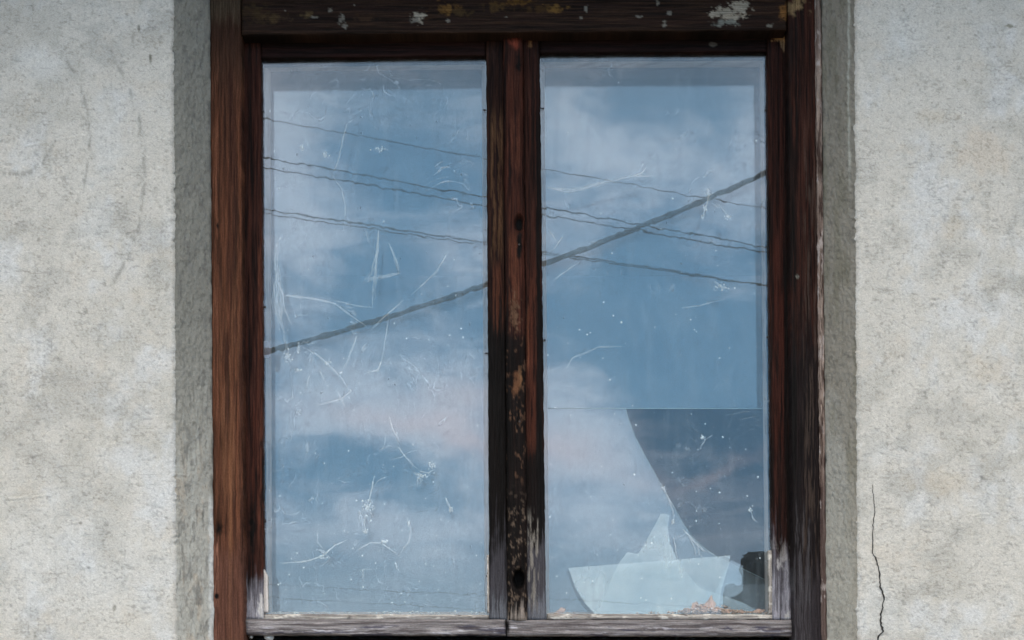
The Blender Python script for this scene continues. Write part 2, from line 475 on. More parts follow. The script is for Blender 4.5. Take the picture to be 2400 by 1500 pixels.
K = 1.15
RB_D, RB_L = lin(50, 31, 23, K), lin(92, 57, 41, K)        # red-brown jamb
DK_D, DK_L = lin(15, 9, 8, K), lin(58, 30, 23, K)           # near-black brown
GREY = lin(148, 146, 156, K); GREYD = lin(92, 90, 98, K); PALE = lin(185, 182, 182, K)
TAN = lin(176, 136, 84, K); WHITE = lin(205, 198, 186, 1.3); CHAR = lin(12, 10, 9, K)

win = empty('casement_window', (0, -.03, ZC + (HV - 1560) / F * 3))
tag(win, 'old brown two-leaf casement window with dusty cracked glass, set in the plaster wall', 'window')

# outer fixed frame
def jamb_knot(U, V):
    return .004 * np.exp(-((U - 508) / 14) ** 2 - ((V - 1240) / 30) ** 2)
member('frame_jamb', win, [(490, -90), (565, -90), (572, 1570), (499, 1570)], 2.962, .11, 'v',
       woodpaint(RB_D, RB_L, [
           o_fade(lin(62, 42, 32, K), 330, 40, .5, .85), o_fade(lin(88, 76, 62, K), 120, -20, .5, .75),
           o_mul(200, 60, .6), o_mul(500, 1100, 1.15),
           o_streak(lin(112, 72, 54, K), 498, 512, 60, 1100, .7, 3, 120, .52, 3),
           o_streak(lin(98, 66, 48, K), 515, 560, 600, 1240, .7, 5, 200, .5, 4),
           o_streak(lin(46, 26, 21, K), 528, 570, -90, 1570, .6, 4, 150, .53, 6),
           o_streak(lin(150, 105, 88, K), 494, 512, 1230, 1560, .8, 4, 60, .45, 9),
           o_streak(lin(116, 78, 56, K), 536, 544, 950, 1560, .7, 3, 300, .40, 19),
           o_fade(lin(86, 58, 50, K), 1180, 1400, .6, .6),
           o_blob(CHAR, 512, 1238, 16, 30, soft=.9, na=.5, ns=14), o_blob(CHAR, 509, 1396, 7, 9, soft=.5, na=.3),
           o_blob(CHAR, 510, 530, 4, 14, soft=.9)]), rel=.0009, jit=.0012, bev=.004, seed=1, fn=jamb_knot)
member('frame_jamb', win, [(1845, -90), (1910, -90), (1928, 1570), (1862, 1570)], 2.962, .11, 'v',
       woodpaint(lin(20, 12, 10, K), lin(58, 32, 25, K), [
           o_fade(lin(20, 17, 18, K), 560, 1000, .6, .9),
           o_blob(lin(128, 106, 78, K), 1868, 0, 26, 46, soft=.7, na=1.0, ns=16, seed=5),
           o_streak(lin(72, 60, 54, K), 1882, 1925, 200, 1500, .5, 3, 90, .57, 3),
           o_streak(CHAR, 1845, 1868, -90, 1500, .8, 6, 200, .45, 8),
           o_fade(lin(52, 48, 52, K), 1200, 1500, .6, .6),
           o_streak(lin(78, 76, 80, K), 1850, 1900, 1150, 1560, .5, 3, 90, .55, 13),
           o_blob(lin(92, 90, 84, K), 1869, 648, 5, 5, soft=.3, na=.1)]), rel=.0007, jit=.0008, bev=.004, seed=2)
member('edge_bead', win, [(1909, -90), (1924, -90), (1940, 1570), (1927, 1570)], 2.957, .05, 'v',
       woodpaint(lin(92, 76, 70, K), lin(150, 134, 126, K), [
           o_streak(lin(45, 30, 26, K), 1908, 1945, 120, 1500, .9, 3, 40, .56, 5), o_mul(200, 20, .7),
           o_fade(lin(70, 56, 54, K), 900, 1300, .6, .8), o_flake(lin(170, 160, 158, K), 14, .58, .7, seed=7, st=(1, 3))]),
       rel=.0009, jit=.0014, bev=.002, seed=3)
def headops():
    L = [o_mul(84, 30, 1.0)]
    L += [o_streak(lin(34, 22, 18, K), 560, 1850, -90, 90, .7, 60, 4, .5, 2)]
    rag = dict(soft=.9, na=1.2, ns=9)
    for (u, v, a, b, c) in [(600, 30, 50, 34, (84, 66, 44)), (640, 44, 46, 14, (104, 84, 58)), (720, 34, 18, 12, (120, 100, 70)), (850, 45, 45, 22, (74, 54, 40)),
                            (1045, 20, 34, 22, (150, 112, 62)), (1080, 30, 30, 16, (96, 76, 48)), (1165, 15, 34, 22, (110, 84, 50)),
                            (1215, 5, 40, 14, (140, 102, 52)), (1300, 20, 44, 16, (158, 120, 66)), (1260, 22, 60, 14, (90, 66, 40)), (1838, 30, 16, 36, (170, 120, 70)),
                            (1000, 40, 40, 14, (70, 50, 34)), (1210, 40, 20, 4, (70, 56, 44))]:
        L.append(o_blob(lin(*c, .38), u, v, a * .9, b * .8, seed=int(u), **rag))
    for (u, v, a, b) in [(774, 24, 5, 8), (800, 45, 10, 14), (808, 62, 7, 8), (981, 40, 17, 16), (972, 48, 12, 8), (1700, 30, 34, 18), (1735, 14, 26, 22), (1676, 32, 18, 10),
                         (1720, 40, 30, 6), (1372, 20, 5, 9), (1541, 8, 5, 8), (1568, 31, 6, 6), (1500, 39, 8, 4), (1557, 56, 5, 8),
                         (1806, 60, 8, 7), (1050, 48, 5, 5), (1362, 44, 3, 7), (1187, 40, 4, 3), (830, 12, 3, 4), (668, 25, 3, 3), (738, 40, 8, 3)]:
        big = a > 12
        L.append(o_blob(lin(150, 143, 132, .8) if big else lin(112, 108, 102, .8), u, v, a, b, soft=.5, na=1.0, ns=6, seed=int(u * 3)))
    L.append(o_blob(lin(96, 98, 94, K), 1700, 52, 36, 12, soft=.7, na=.9, ns=10, seed=4))
    return L
member('head_beam', win, [(566, -90), (1844, -90), (1844, 70), (566, 82)], 2.958, .11, 'h',
       woodpaint(lin(16, 11, 8, K), lin(46, 32, 24, K), headops()), rel=.0012, jit=.0006, bev=.003, res=.0011, seed=4)
member('frame_sill', win, [(566, 1498), (1862, 1498), (1862, 1570), (566, 1570)], 3.012, .09, 'h',
       woodpaint(CHAR, lin(34, 22, 20, K)), seed=5)

# sashes
def o_greybottom(v0, v1): return [o_fade(GREYD, v0, v1, .7, .9), o_fade(GREY, v0 + .35 * (v1 - v0), v1 + 60, .8, .75),
                                  o_flake(PALE, 16, .60, .8, region=lambda U, V: ss(V, v0 + 40, v1), seed=8, st=(1, 2.5))]
sashL = empty('sash', P(880, 1450, 3.0), win); sashR = empty('sash', P(1540, 1450, 3.0), win)
sashL['label'] = 'left casement leaf with unbroken cobwebbed glass'
sashR['label'] = 'right casement leaf with broken inner glass behind it'
SD = 2.995
member('stile', sashL, [(569, 94), (611, 94), (617, 1451), (573, 1451)], SD, .045, 'v',
       woodpaint(lin(20, 12, 10, K), lin(60, 33, 26, K), [
           o_mul(300, 900, 1.15), o_streak(lin(80, 46, 35, K), 604, 620, 420, 1380, .85, 3, 90, .45, 3),
           o_streak(lin(78, 41, 31, K), 590, 606, 900, 1300, .6, 3, 160, .5, 5), o_blob(CHAR, 590, 1250, 12, 90, soft=.8)] + o_greybottom(1310, 1410)), seed=11)
member('rail', sashL, [(611, 94), (1139, 88), (1139, 130), (611, 137)], SD + .002, .043, 'h',
       woodpaint(lin(12, 7, 6, K), lin(36, 19, 16, K)), M_wood_dark, jit=.0004, seed=12)
MULL = [o_streak(lin(84, 60, 42, K), 1150, 1178, 230, 640, .7, 4, 70, .48, 4), o_streak(lin(84, 48, 34, K), 1155, 1180, 600, 800, .6, 4, 120, .5, 6),
        o_fade(CHAR, 620, 880, .6, .95)] + [o_fade(lin(66, 64, 70, K), 1130, 1400, .6, .7), o_fade(lin(90, 92, 99, K), 1330, 1480, .6, .8)]
member('stile', sashL, [(1139, 86), (1181, 86), (1190, 1453), (1147, 1451)], SD, .045, 'v',
       woodpaint(lin(16, 9, 8, K), lin(48, 28, 21, K), MULL), jit=.0011, seed=13)
def sillrail(name, sash, quad, seed):
    return member(name, sash, quad, 2.985, .055, 'h',
       woodpaint(lin(98, 93, 90, K), lin(150, 144, 139, K), [
           o_flake(lin(186, 182, 182, K), 22, .60, .7, region=lambda U, V: ss(V, 1462, 1472), seed=seed, st=(2.6, .35)),
           o_flake(lin(58, 56, 68, K), 26, .57, .85, region=lambda U, V: ss(V, 1458, 1470), seed=seed + 3, st=(3.0, .25)),
           o_streak(lin(70, 62, 60, K), 570, 1870, 1452, 1492, .7, 80, 3, .52, seed + 5),
           o_blob(CHAR, 1190, 1470, 8, 30, soft=.8, na=.4)]), mat=M_sill, bev=.006, rel=.0010, jit=.0010, seed=seed)
sillrail('bottom_rail', sashL, [(571, 1450), (1184, 1451), (1186, 1489), (571, 1488)], 14)
# right leaf
member('stile', sashR, [(1226, 86), (1265, 85), (1280, 1453), (1232, 1453)], SD, .045, 'v',
       woodpaint(lin(17, 10, 8, K), lin(54, 29, 22, K), [
           o_blob(lin(110, 80, 55, K), 1243, 100, 6, 12, soft=.8, na=.8),
           o_streak(lin(70, 37, 27, K), 1236, 1258, 560, 1120, .75, 4, 80, .45, 4), o_streak(lin(112, 68, 48, K), 1236, 1239, 700, 880, .8, 4, 200, .3, 6),
           o_fade(CHAR, 980, 1130, .6, .9), o_streak(CHAR, 1256, 1285, 86, 1300, .9, 5, 200, .40, 9)] +
           [o_fade(lin(70, 68, 74, K), 1180, 1350, .7, .75), o_fade(lin(96, 98, 106, K), 1340, 1480, .7, .8), o_streak(lin(128, 122, 116, K), 1236, 1262, 1180, 1450, .7, 4, 30, .56, 12)]), jit=.0011, seed=15)
member('rail', sashR, [(1265, 85), (1798, 78), (1798, 121), (1265, 124)], SD + .002, .043, 'h',
       woodpaint(lin(10, 6, 5, K), lin(30, 15, 13, K), [o_blob(lin(70, 66, 62, K), 1672, 104, 12, 6)]), M_wood_dark, jit=.0004, seed=16)
member('stile', sashR, [(1798, 77), (1844, 76), (1861, 1453), (1812, 1452)], SD, .045, 'v',
       woodpaint(lin(18, 11, 9, K), lin(52, 27, 21, K), [
           o_blob(lin(150, 118, 84, K), 1828, 88, 20, 16, soft=.6, na=1., ns=10, seed=6), o_blob(lin(120, 96, 72, K), 1834, 108, 6, 14, soft=.6, na=.7, ns=10),
           o_streak(lin(66, 32, 24, K), 1812, 1840, 400, 1150, .6, 4, 150, .47, 4), o_streak(CHAR, 1836, 1862, 100, 1300, .8, 6, 200, .42, 5)] + o_greybottom(1180, 1420)), seed=17)
sillrail('bottom_rail', sashR, [(1188, 1452), (1861, 1452), (1861, 1491), (1188, 1490)], 18)
# cover strip over the meeting stiles
def strip_relief(U, V):
    h = .012 * ss(1 - np.sqrt(((U - 1217) / 13) ** 2 + ((V - 522) / 24) ** 2), 0, .5)
    h = h + .02 * ss(1 - np.sqrt(((U - 1216) / 17) ** 2 + ((V - 1356) / 27) ** 2), 0, .45)
    return h + .0015 * (fbm(U / 9, V / 14, 21, 4, .6) - .5) * ss(V, 1100, 1200)
member('cover_strip', win, [(1179, 79), (1226, 79), (1236, 1455), (1190, 1455)], 2.981, .014, 'v',
       woodpaint(lin(20, 12, 10, K), lin(66, 35, 26, K), [
           o_blob(lin(108, 50, 36, K), 1205, 100, 16, 20, soft=.8, na=.6), o_blob(CHAR, 1216, 150, 10, 40, soft=.8),
           o_streak(lin(74, 42, 31, K), 1196, 1220, 260, 420, .7, 5, 60, .45, 4), o_streak(CHAR, 1178, 1192, 400, 1400, .8, 6, 200, .40, 41),
           o_streak(lin(80, 46, 33, K), 1192, 1216, 530, 740, .8, 8, 90, .38, 6), o_blob(lin(84, 62, 48, K), 1206, 735, 13, 46, soft=.9, na=1.5, ns=6),
           o_fade(CHAR, 740, 830, .5, .92), o_blob(lin(112, 82, 58, K), 1219, 885, 6, 36, soft=.8, na=.8, ns=12), o_blob(lin(92, 62, 44, K), 1210, 900, 12, 44, soft=.8, na=.9, ns=12),
           o_blob(CHAR, 1218, 580, 8, 50, soft=.6, na=.5),
           o_flake(lin(92, 78, 68, K), 7, .57, .7, region=lambda U, V: ss(V, 1120, 1220), seed=5, st=(.8, 1.3)),
           o_flake(lin(90, 66, 52, K), 9, .60, .6, region=lambda U, V: ss(V, 760, 800) * (1 - ss(V, 1100, 1150)), seed=15, st=(.8, 1.6)),
           o_fade(lin(140, 130, 124, K), 1370, 1500, .7, .7),
           o_blob((.003, .003, .003), 1217, 522, 12, 22, soft=.5, na=.3), o_blob((.002, .002, .002), 1216, 1356, 17, 27, soft=.35, na=.25, ns=12)]),
       bev=.006, rel=.0008, jit=.0012, bow=.004, seed=19, fn=strip_relief)

# glazing beads of pale weathered timber along the bottom and lower sides
BEAD = woodpaint(lin(120, 114, 112, K), lin(190, 184, 178, K), [o_flake(lin(205, 200, 194, K), 12, .55, .8, seed=3, st=(2, 1)), o_flake(lin(80, 74, 72, K), 10, .62, .8, seed=6, st=(2, .6))])
member('glazing_bead', sashL, [(617, 1439), (1147, 1441), (1147, 1452), (617, 1452)], 3.003, .014, 'h', BEAD, bev=.002, jit=.0007, rel=.0004, seed=23)
member('glazing_bead', sashR, [(1281, 1438), (1812, 1440), (1812, 1452), (1281, 1452)], 3.003, .014, 'h', BEAD, bev=.002, jit=.0006, rel=.0004, seed=24)
member('glazing_bead', sashR, [(1801, 1290), (1810, 1290), (1813, 1439), (1803, 1439)], 3.003, .014, 'v', BEAD, bev=.0015, jit=.0004, rel=.0003, seed=25)
member('glazing_bead', sashL, [(616, 1330), (627, 1350), (628, 1436), (617, 1436)], 3.003, .014, 'v',
       woodpaint(lin(170, 162, 160, K), lin(205, 198, 195, K)), bev=.0015, jit=.0003, rel=.0002, seed=26)
member('glazing_bead', sashL, [(1141, 1300), (1146, 1300), (1148, 1436), (1142, 1436)], 3.003, .014, 'v', BEAD, bev=.0015, jit=.0003, rel=.0002, seed=27)

# glass helper: prism from an outline in photo pixels
def prism(name, parent, pts, d, thick, mat):
    df = d if callable(d) else (lambda u, v: d)
    n = len(pts)
    v = [P(u, vv, df(u, vv)) for (u, vv) in pts]
    v2 = [(x, y + thick, z) for (x, y, z) in v]
    f = [tuple(range(n)), tuple(range(2 * n - 1, n - 1, -1))] + [(i, n + i, n + (i + 1) % n, (i + 1) % n) for i in range(n)]
    me = poly_mesh(name, v + v2, f)
    import bmesh
    bm = bmesh.new(); bm.from_mesh(me)
    bmesh.ops.triangulate(bm, faces=[x for x in bm.faces if len(x.verts) > 4])
    bmesh.ops.recalc_face_normals(bm, faces=bm.faces); bm.to_mesh(me); bm.free()
    return link(name, me, mat, parent)
prism('glass_pane', sashL, [(608, 132), (1142, 125), (1150, 1450), (614, 1450)], 3.010, .003, M_glass_out)
prism('glass_pane', sashR, [(1262, 119), (1800, 116), (1815, 1450), (1278, 1450)], 3.010, .003, M_glass_outr)

# pale painted lining between the two glazings
def lining(name, parent, outer, inner, d0, d1, seed):
    N = 60; rows = 8
    def ring(q, d):
        pts = []
        for a in range(4):
            (u0, v0), (u1, v1) = q[a], q[(a + 1) % 4]
            for k in range(N): pts.append(P(u0 + (u1 - u0) * k / N, v0 + (v1 - v0) * k / N, d))
        return np.array(pts)
    A, B = ring(outer, d0), ring(inner, d1)
    t = np.linspace(0, 1, rows)[:, None, None]
    V = A[None] * (1 - t) + B[None] * t
    far = ring([(u + (u - (inner[0][0] + inner[2][0]) / 2) * .08, v + (v - 780) * .05) for u, v in inner], d1 + .001)
    V = np.concatenate([V, far[None]], 0)
    V = np.concatenate([V, V[:, :1]], 1)
    ny, nx = V.shape[:2]
    n = fbm(V[..., 2] * 30, V[..., 0] * 60 + V[..., 1] * 90, seed, 4)
    C = lerpc(np.broadcast_to(np.array(lin(176, 168, 168, 1.0)), V.shape).copy(), lin(140, 128, 122), ss(n, .45, .75))
    G = V.copy(); G[..., 2] = seed
    return link(name, mesh_np(name, V, gridq(ny, nx)[:, ::-1], C, G, False), M_lin, parent)
M_lin = wood_mat('old_white_paint', .3, .08)
LI = [(634, 168), (1129, 163), (1136, 1434), (638, 1434)]
RI = [(1276, 160), (1780, 158), (1793, 1434), (1288, 1434)]
lining('lining', sashL, [(610, 136), (1140, 129), (1148, 1447), (616, 1447)], LI, 3.016, 3.074, 31)
lining('lining', sashR, [(1264, 123), (1798, 120), (1813, 1447), (1280, 1447)], RI, 3.016, 3.074, 32)

inner = empty('inner_glazing', P(1200, 1450, 3.08), win)
prism('glass_sheet', inner, [(628, 160), (1135, 155), (1142, 1440), (632, 1440)], 3.078, .003, M_glass_in)
prism('glass_sheet', inner, [(1270, 152), (1786, 150), (1800, 958), (1282, 956)], 3.080, .003, M_glass_in)
CURVE = [(1466, 957), (1474, 985), (1488, 1022), (1508, 1062), (1531, 1102), (1552, 1140), (1570, 1172), (1585, 1198), (1600, 1225), (1622, 1258), (1645, 1280), (1676, 1302), (1735, 1330), (1800, 1362)]
o = prism('broken_glass_sheet', inner, [(1280, 959)] + CURVE + [(1802, 1442), (1284, 1442)], 3.0765, .003, M_glass_in)
o['label'] = 'lower inner glass sheet broken along a long curved edge'

T = Tubes(); T.tube([P(1283, 957, 3.0765), P(1500, 957.5, 3.0765), P(1796, 958, 3.0765)], .0005, 6)
link('sheet_edge', T.mesh('sheet_edge'), plain('glass_edge', (.30, .40, .40), .3), inner)
T = Tubes(); T.tube([P(u, v, 3.0755) for u, v in CURVE], .00035, 6)
link('sheet_edge', T.mesh('sheet_edge'), bpy.data.materials['glass_edge'], inner)
# loose shards standing between the two glazings
def shard(pts, d, label, thick=.003, mat=None):
    o = prism('glass_shard', None, pts, d, thick, mat or M_shard)
    tag(o, label, 'glass shard', 'broken glass pieces standing inside the right leaf'); return o
shard([(1549, 1204), (1558, 1204), (1569, 1207), (1565, 1235), (1571, 1275), (1590, 1318), (1622, 1358), (1660, 1398), (1700, 1440),
       (1394, 1440), (1420, 1395), (1438, 1345), (1452, 1318), (1470, 1294), (1494, 1298), (1505, 1285), (1530, 1240)],
      lambda u, v: 3.046 + .020 * (1440 - v) / 236, 'tall peaked pale glass shard standing in the middle of the right pane bottom')
shard([(1332, 1331), (1712, 1302), (1706, 1330), (1693, 1375), (1680, 1441), (1396, 1441), (1372, 1415), (1350, 1380)],
      lambda u, v: 3.026 + .012 * (1440 - v) / 130, 'wide boat-shaped glass shard with straight top edge in front of the peaked shard')
shard([(1640, 1378), (1700, 1398), (1740, 1412), (1795, 1441), (1560, 1441), (1600, 1400)],
      lambda u, v: 3.040 + .004 * (1440 - v) / 60, 'low sloping glass shard behind the dry leaves at the right corner')

shard([(1712, 1312), (1742, 1326), (1742, 1384), (1722, 1398), (1700, 1404), (1690, 1440), (1640, 1440), (1676, 1390)],
      lambda u, v: 3.052 + .010 * (1440 - v) / 130, 'narrow clearer glass fragment right of the boat-shaped shard', mat=M_glass_in)

# glazing nails
def nail(sash, u, v, du, dv):
    T = Tubes(); p0 = Vector(P(u, v, 3.004)); p1 = Vector(P(u + du, v + dv, 3.008))
    T.tube([p0, p1], .0009, 6); T.blob(tuple(p1), .0016, .0010, .0016, int(u), 6, 4, .2)
    link('glazing_nail', T.mesh('glazing_nail'), M_dark, sash)
for (u, v, du, dv) in [(608, 260, 9, 1), (612, 720, 9, -1), (613, 1222, 8, 0), (1142, 258, -7, 0), (1148, 828, -9, 0), (1150, 1350, -9, 0), (690, 128, 1, 7), (1045, 126, 0, 6), (720, 1448, 0, -5), (1023, 1448, 1, -5)]:
    nail(sashL, u, v, du, dv)
for (u, v, du, dv) in [(1265, 254, 8, 0), (1270, 797, 7, 0), (1802, 258, -8, 0), (1808, 790, -9, 0), (1815, 1348, -8, 0), (1341, 119, 0, 7), (1707, 117, 0, 7), (1346, 1448, 0, -5), (1713, 1448, 0, -5)]:
    nail(sashR, u, v, du, dv)
for (u, v) in [(1217, 573), (1218, 988)]:
    T = Tubes(); T.blob(P(u, v, 2.979), .0018, .0010, .0018, 3, 8, 5, .1); link('strip_nail', T.mesh('strip_nail'), M_dark, win)
T = Tubes(); T.blob(P(588, 1492, 3.004), .004, .004, .003, 5); T.blob(P(630, 1494, 3.002), .0075, .004, .005, 6, 10, 6)
link('putty_drip', T.mesh('putty_drip'), M_putty, sashL)
# small stain patch of tape on the left lining
prism('tape_patch', sashL, [(613, 800), (630, 798), (634, 803), (634, 833), (629, 839), (614, 838)], 3.0145, .0006, plain('grey_tape', (.16, .14, .16), .8))

# specks stuck to the outer panes
def specks(name, parent, box, n, seed, mat, smin, smax, d, dense_low=True):
    rnd = random.Random(seed); T = Tubes(); u0, v0, u1, v1 = box
    for k in range(n):
        u = rnd.uniform(u0, u1); v = v0 + (v1 - v0) * (rnd.random() ** (.6 if dense_low else 1))
        s = smin + (smax - smin) * rnd.random() ** 7
        a = rnd.uniform(.6, 1.6)
        T.blob(P(u, v, d), s * a, .0004, s * rnd.uniform(.6, 1.8), rnd.randint(0, 9999), 6, 3, .6)
    o = link(name, T.mesh(name), mat, parent); o['kind'] = 'stuff'
specks('dust_specks', sashL, (625, 150, 1132, 1435), 1000, 1, M_speck, .0002, .00105, 3.0158)
specks('dust_specks', sashR, (1280, 150, 1795, 1435), 900, 2, M_speck, .0002, .00105, 3.0158)
specks('dirt_specks', sashL, (625, 150, 1132, 1435), 260, 3, plain('grey_dirt', (.10, .10, .095), .9), .0004, .0016, 3.0158, False)
specks('dirt_specks', sashR, (1280, 150, 1795, 1435), 60, 4, bpy.data.materials['grey_dirt'], .0004, .0014, 3.0158, False)

# ------------------------------------------------------------------ cobwebs
def cobweb(label, lines, blobs=(), d=3.022, seed=0):
    rnd = random.Random(seed + 100); T = Tubes()
    for ln in lines:
        r0, wid, cnt, pts = ln
        for c in range(cnt + 1 + cnt // 2):
            out = []; ph = rnd.uniform(0, 6); am = wid * rnd.uniform(.2, 1)
            for i in range(len(pts) - 1):
                (a, b), (e, f) = pts[i], pts[i + 1]
                L = math.hypot(e - a, f - b); n = max(2, int(L / 9))
                for k in range(n):
                    t = k / n; q = (i + t) / (len(pts) - 1)
                    env = math.sin(math.pi * min(max(q, .02), .98)) * .8 + .2
                    ox = am * env * math.sin(ph + q * 5) + rnd.uniform(-1.6, 1.6); oz = am * env * math.cos(ph * 2 + q * 4) * .7 + rnd.uniform(-1.6, 1.6)
                    out.append(P(a + (e - a) * t + ox, b + (f - b) * t + oz, d + .004 * math.sin(q * 3 + ph)))
            out.append(P(*pts[-1], d))
            i0 = int(len(out) * rnd.uniform(0, .25)) if c else 0; i1 = int(len(out) * rnd.uniform(.7, 1)) if c else len(out)
            out = out[i0:max(i1, i0 + 3)]
            T.tube(out, [r0 * rnd.uniform(.4, 1.5) for _ in out], 4)
            for k in range(len(out) // 5):      # short stray fibres and dust beads
                p = Vector(rnd.choice(out)); q = p + Vector((rnd.uniform(-1, 1), 0, rnd.uniform(-1, 1))) * .006
                T.tube([p, q], r0 * .8, 3)
                T.blob(tuple(p + Vector((rnd.uniform(-1, 1), 0, rnd.uniform(-1, 1))) * .003), *([rnd.uniform(.0002, .0005)] * 3), rnd.randint(0, 99), 4, 3)
    for (u, v, a, b) in blobs:
        for k in range(int(8 + a * b / 6)):
            rr = rnd.uniform(.0003, .0009)
            T.blob(P(u + rnd.gauss(0, a * .55), v + rnd.gauss(0, b * .45), d + .0004 * (k % 6)), rr * rnd.uniform(.8, 2), .0004, rr * rnd.uniform(.8, 2), rnd.randint(0, 999), 6, 4, .6)
        for k in range(14):
            th = rnd.uniform(0, 6.28); L = rnd.uniform(.8, 1.7)
            T.tube([P(u, v, d), P(u + math.cos(th) * a * L * .6 + rnd.uniform(-2, 2), v + math.sin(th) * b * L * .6, d), P(u + math.cos(th) * a * L, v + math.sin(th) * b * L, d)], .00010, 3)
    o = link('cobweb', T.mesh('cobweb'), M_web); tag(o, label, 'cobweb', 'cobwebs on the window glass'); return o
R1, R2, R3 = .00009, .00013, .00022
cobweb('long thin vertical cobweb thread in upper left pane crossing the wires', [
    (R2, 2, 3, [(825, 280), (812, 292), (802, 330), (792, 380), (778, 410)]), (R1, 4, 3, [(778, 410), (800, 440), (808, 480), (808, 530)])],
    [(762, 362, 9, 8), (890, 350, 11, 8), (708, 345, 5, 6)], seed=1)
cobweb('triangular veil of cobweb in the middle of the left pane', [
    (R2, 4, 6, [(888, 540), (884, 590), (880, 640), (874, 700), (872, 725)]), (R2, 4, 5, [(912, 570), (925, 600), (936, 640)]),
    (R1, 8, 12, [(936, 640), (905, 648), (870, 652), (850, 665)]), (R1, 8, 7, [(884, 590), (872, 640), (852, 662)]), (R1, 3, 2, [(858, 540), (868, 575)])], seed=2)
cobweb('long diagonal cobweb strand rising right to the middle of the left pane', [
    (R2, 3, 3, [(1050, 590), (1022, 638), (985, 672), (965, 690)]), (R1, 4, 4, [(945, 705), (915, 730), (880, 762), (865, 775)])], seed=3)
cobweb('dense cobweb net down the left edge of the left pane above the cable', [
    (R1, 10, 12, [(652, 560), (648, 610), (652, 660), (660, 700), (655, 750), (668, 780)]), (R2, 3, 4, [(652, 660), (662, 692), (700, 695), (745, 702), (785, 712), (830, 745), (858, 765)]),
    (R1, 3, 3, [(785, 705), (830, 716), (880, 722)]), (R1, 3, 2, [(660, 700), (675, 740), (690, 772)]), (R1, 14, 12, [(650, 640), (645, 700), (660, 760)]), (R1, 9, 5, [(664, 765), (672, 820), (662, 860)])],
    [(700, 818, 5, 12), (675, 835, 8, 14)], seed=4)
cobweb('branching cobweb below the cable in the left pane', [
    (R2, 3, 3, [(710, 812), (745, 832), (768, 852), (800, 885), (820, 918)]), (R2, 2, 3, [(820, 918), (800, 935), (770, 942), (745, 950)]), (R1, 3, 2, [(800, 935), (812, 960)]), (R1, 5, 3, [(792, 918), (800, 940)]),
    (R1, 3, 3, [(750, 870), (765, 900)]), (R1, 3, 2, [(725, 880), (715, 920)])], [(698, 868, 7, 4), (768, 850, 7, 5)], seed=5)
cobweb('drooping cobweb tuft hanging beneath the cable in the left pane', [
    (R1, 4, 5, [(836, 788), (825, 820), (812, 850), (800, 872)]), (R1, 2, 2, [(912, 735), (905, 790), (898, 830), (890, 862)]), (R3, 3, 5, [(892, 850), (885, 868), (862, 872)])], [(799, 874, 3, 3)], seed=6)
cobweb('wandering cobweb strand with a white clump in the lower middle of the left pane', [
    (R2, 3, 4, [(912, 978), (920, 1005), (932, 1025), (935, 1045)]), (R1, 2, 2, [(905, 1015), (900, 1045), (888, 1062)]), (R1, 2, 2, [(888, 1055), (910, 1045), (935, 1048)]),
    (R2, 2, 3, [(935, 1048), (950, 1070), (968, 1090), (985, 1105)]), (R2, 4, 5, [(985, 1105), (1005, 1108), (1018, 1100)]), (R1, 10, 7, [(970, 1110), (985, 1115), (975, 1150)])], [(1014, 1091, 8, 8), (985, 1115, 14, 10)], seed=7)
cobweb('teardrop cobweb sac hanging in the lower left pane', [
    (R2, 2, 5, [(877, 1115), (873, 1140), (866, 1170), (862, 1185)]), (R1, 3, 3, [(905, 1118), (885, 1128), (872, 1145)]), (R2, 1, 2, [(857, 1205), (853, 1225), (858, 1250)])], [(863, 1190, 13, 17), (856, 1245, 6, 8)], seed=8)
cobweb('curved cobweb string low in the left corner of the left pane', [
    (R3, 1, 3, [(655, 1320), (690, 1318), (725, 1314), (758, 1302), (772, 1288), (785, 1278), (812, 1266)]), (R1, 3, 2, [(745, 1240), (742, 1270), (762, 1290)])], [(755, 1306, 8, 5)], seed=9)
cobweb('forked cobweb at the foot of the left pane', [
    (R2, 2, 3, [(840, 1288), (868, 1272), (892, 1272), (912, 1285), (938, 1306)]), (R1, 2, 2, [(955, 1212), (963, 1240), (958, 1270), (935, 1300)]), (R2, 1, 3, [(928, 1318), (930, 1332), (938, 1340)]), (R1, 2, 2, [(850, 1335), (853, 1362)]), (R1, 2, 2, [(838, 1338), (860, 1333), (880, 1334)])],
    [(958, 1226, 4, 7), (900, 1270, 6, 4)], seed=10)
cobweb('small streak of cobweb right of the sac in the left pane', [(R2, 2, 4, [(1045, 1168), (1053, 1185), (1060, 1200)])], [(1057, 1195, 4, 6)], seed=11)
cobweb('smoky sweep of cobweb across the upper left of the right pane', [
    (R1, 9, 12, [(1285, 440), (1330, 447), (1380, 437), (1430, 420)]), (R1, 6, 7, [(1330, 452), (1380, 440), (1430, 425), (1480, 412), (1540, 412)]), (R2, 2, 4, [(1485, 412), (1505, 405), (1515, 392)])], seed=12)
cobweb('knotted cobweb hanging from the thick cable reflection in the right pane', [
    (R2, 2, 4, [(1660, 444), (1660, 468), (1652, 490), (1648, 515)]), (R1, 2, 2, [(1668, 475), (1682, 485), (1690, 470)]), (R1, 2, 2, [(1690, 485), (1705, 505)])],
    [(1662, 452, 8, 10), (1652, 488, 5, 10), (1706, 508, 8, 8), (1648, 508, 4, 6)], seed=13)
cobweb('fuzzy star of cobweb below the wires in the right pane', [(R1, 5, 4, [(1675, 660), (1690, 672), (1712, 680)])], [(1693, 674, 15, 11)], seed=14)
cobweb('faint arched cobweb line at the left middle of the right pane', [(R1, 2, 3, [(1330, 862), (1340, 838), (1370, 828), (1400, 814), (1455, 812)])], seed=15)
cobweb('faint slanting cobweb line right of centre in the right pane', [(R1, 2, 3, [(1600, 722), (1640, 716), (1700, 700)])], seed=16)
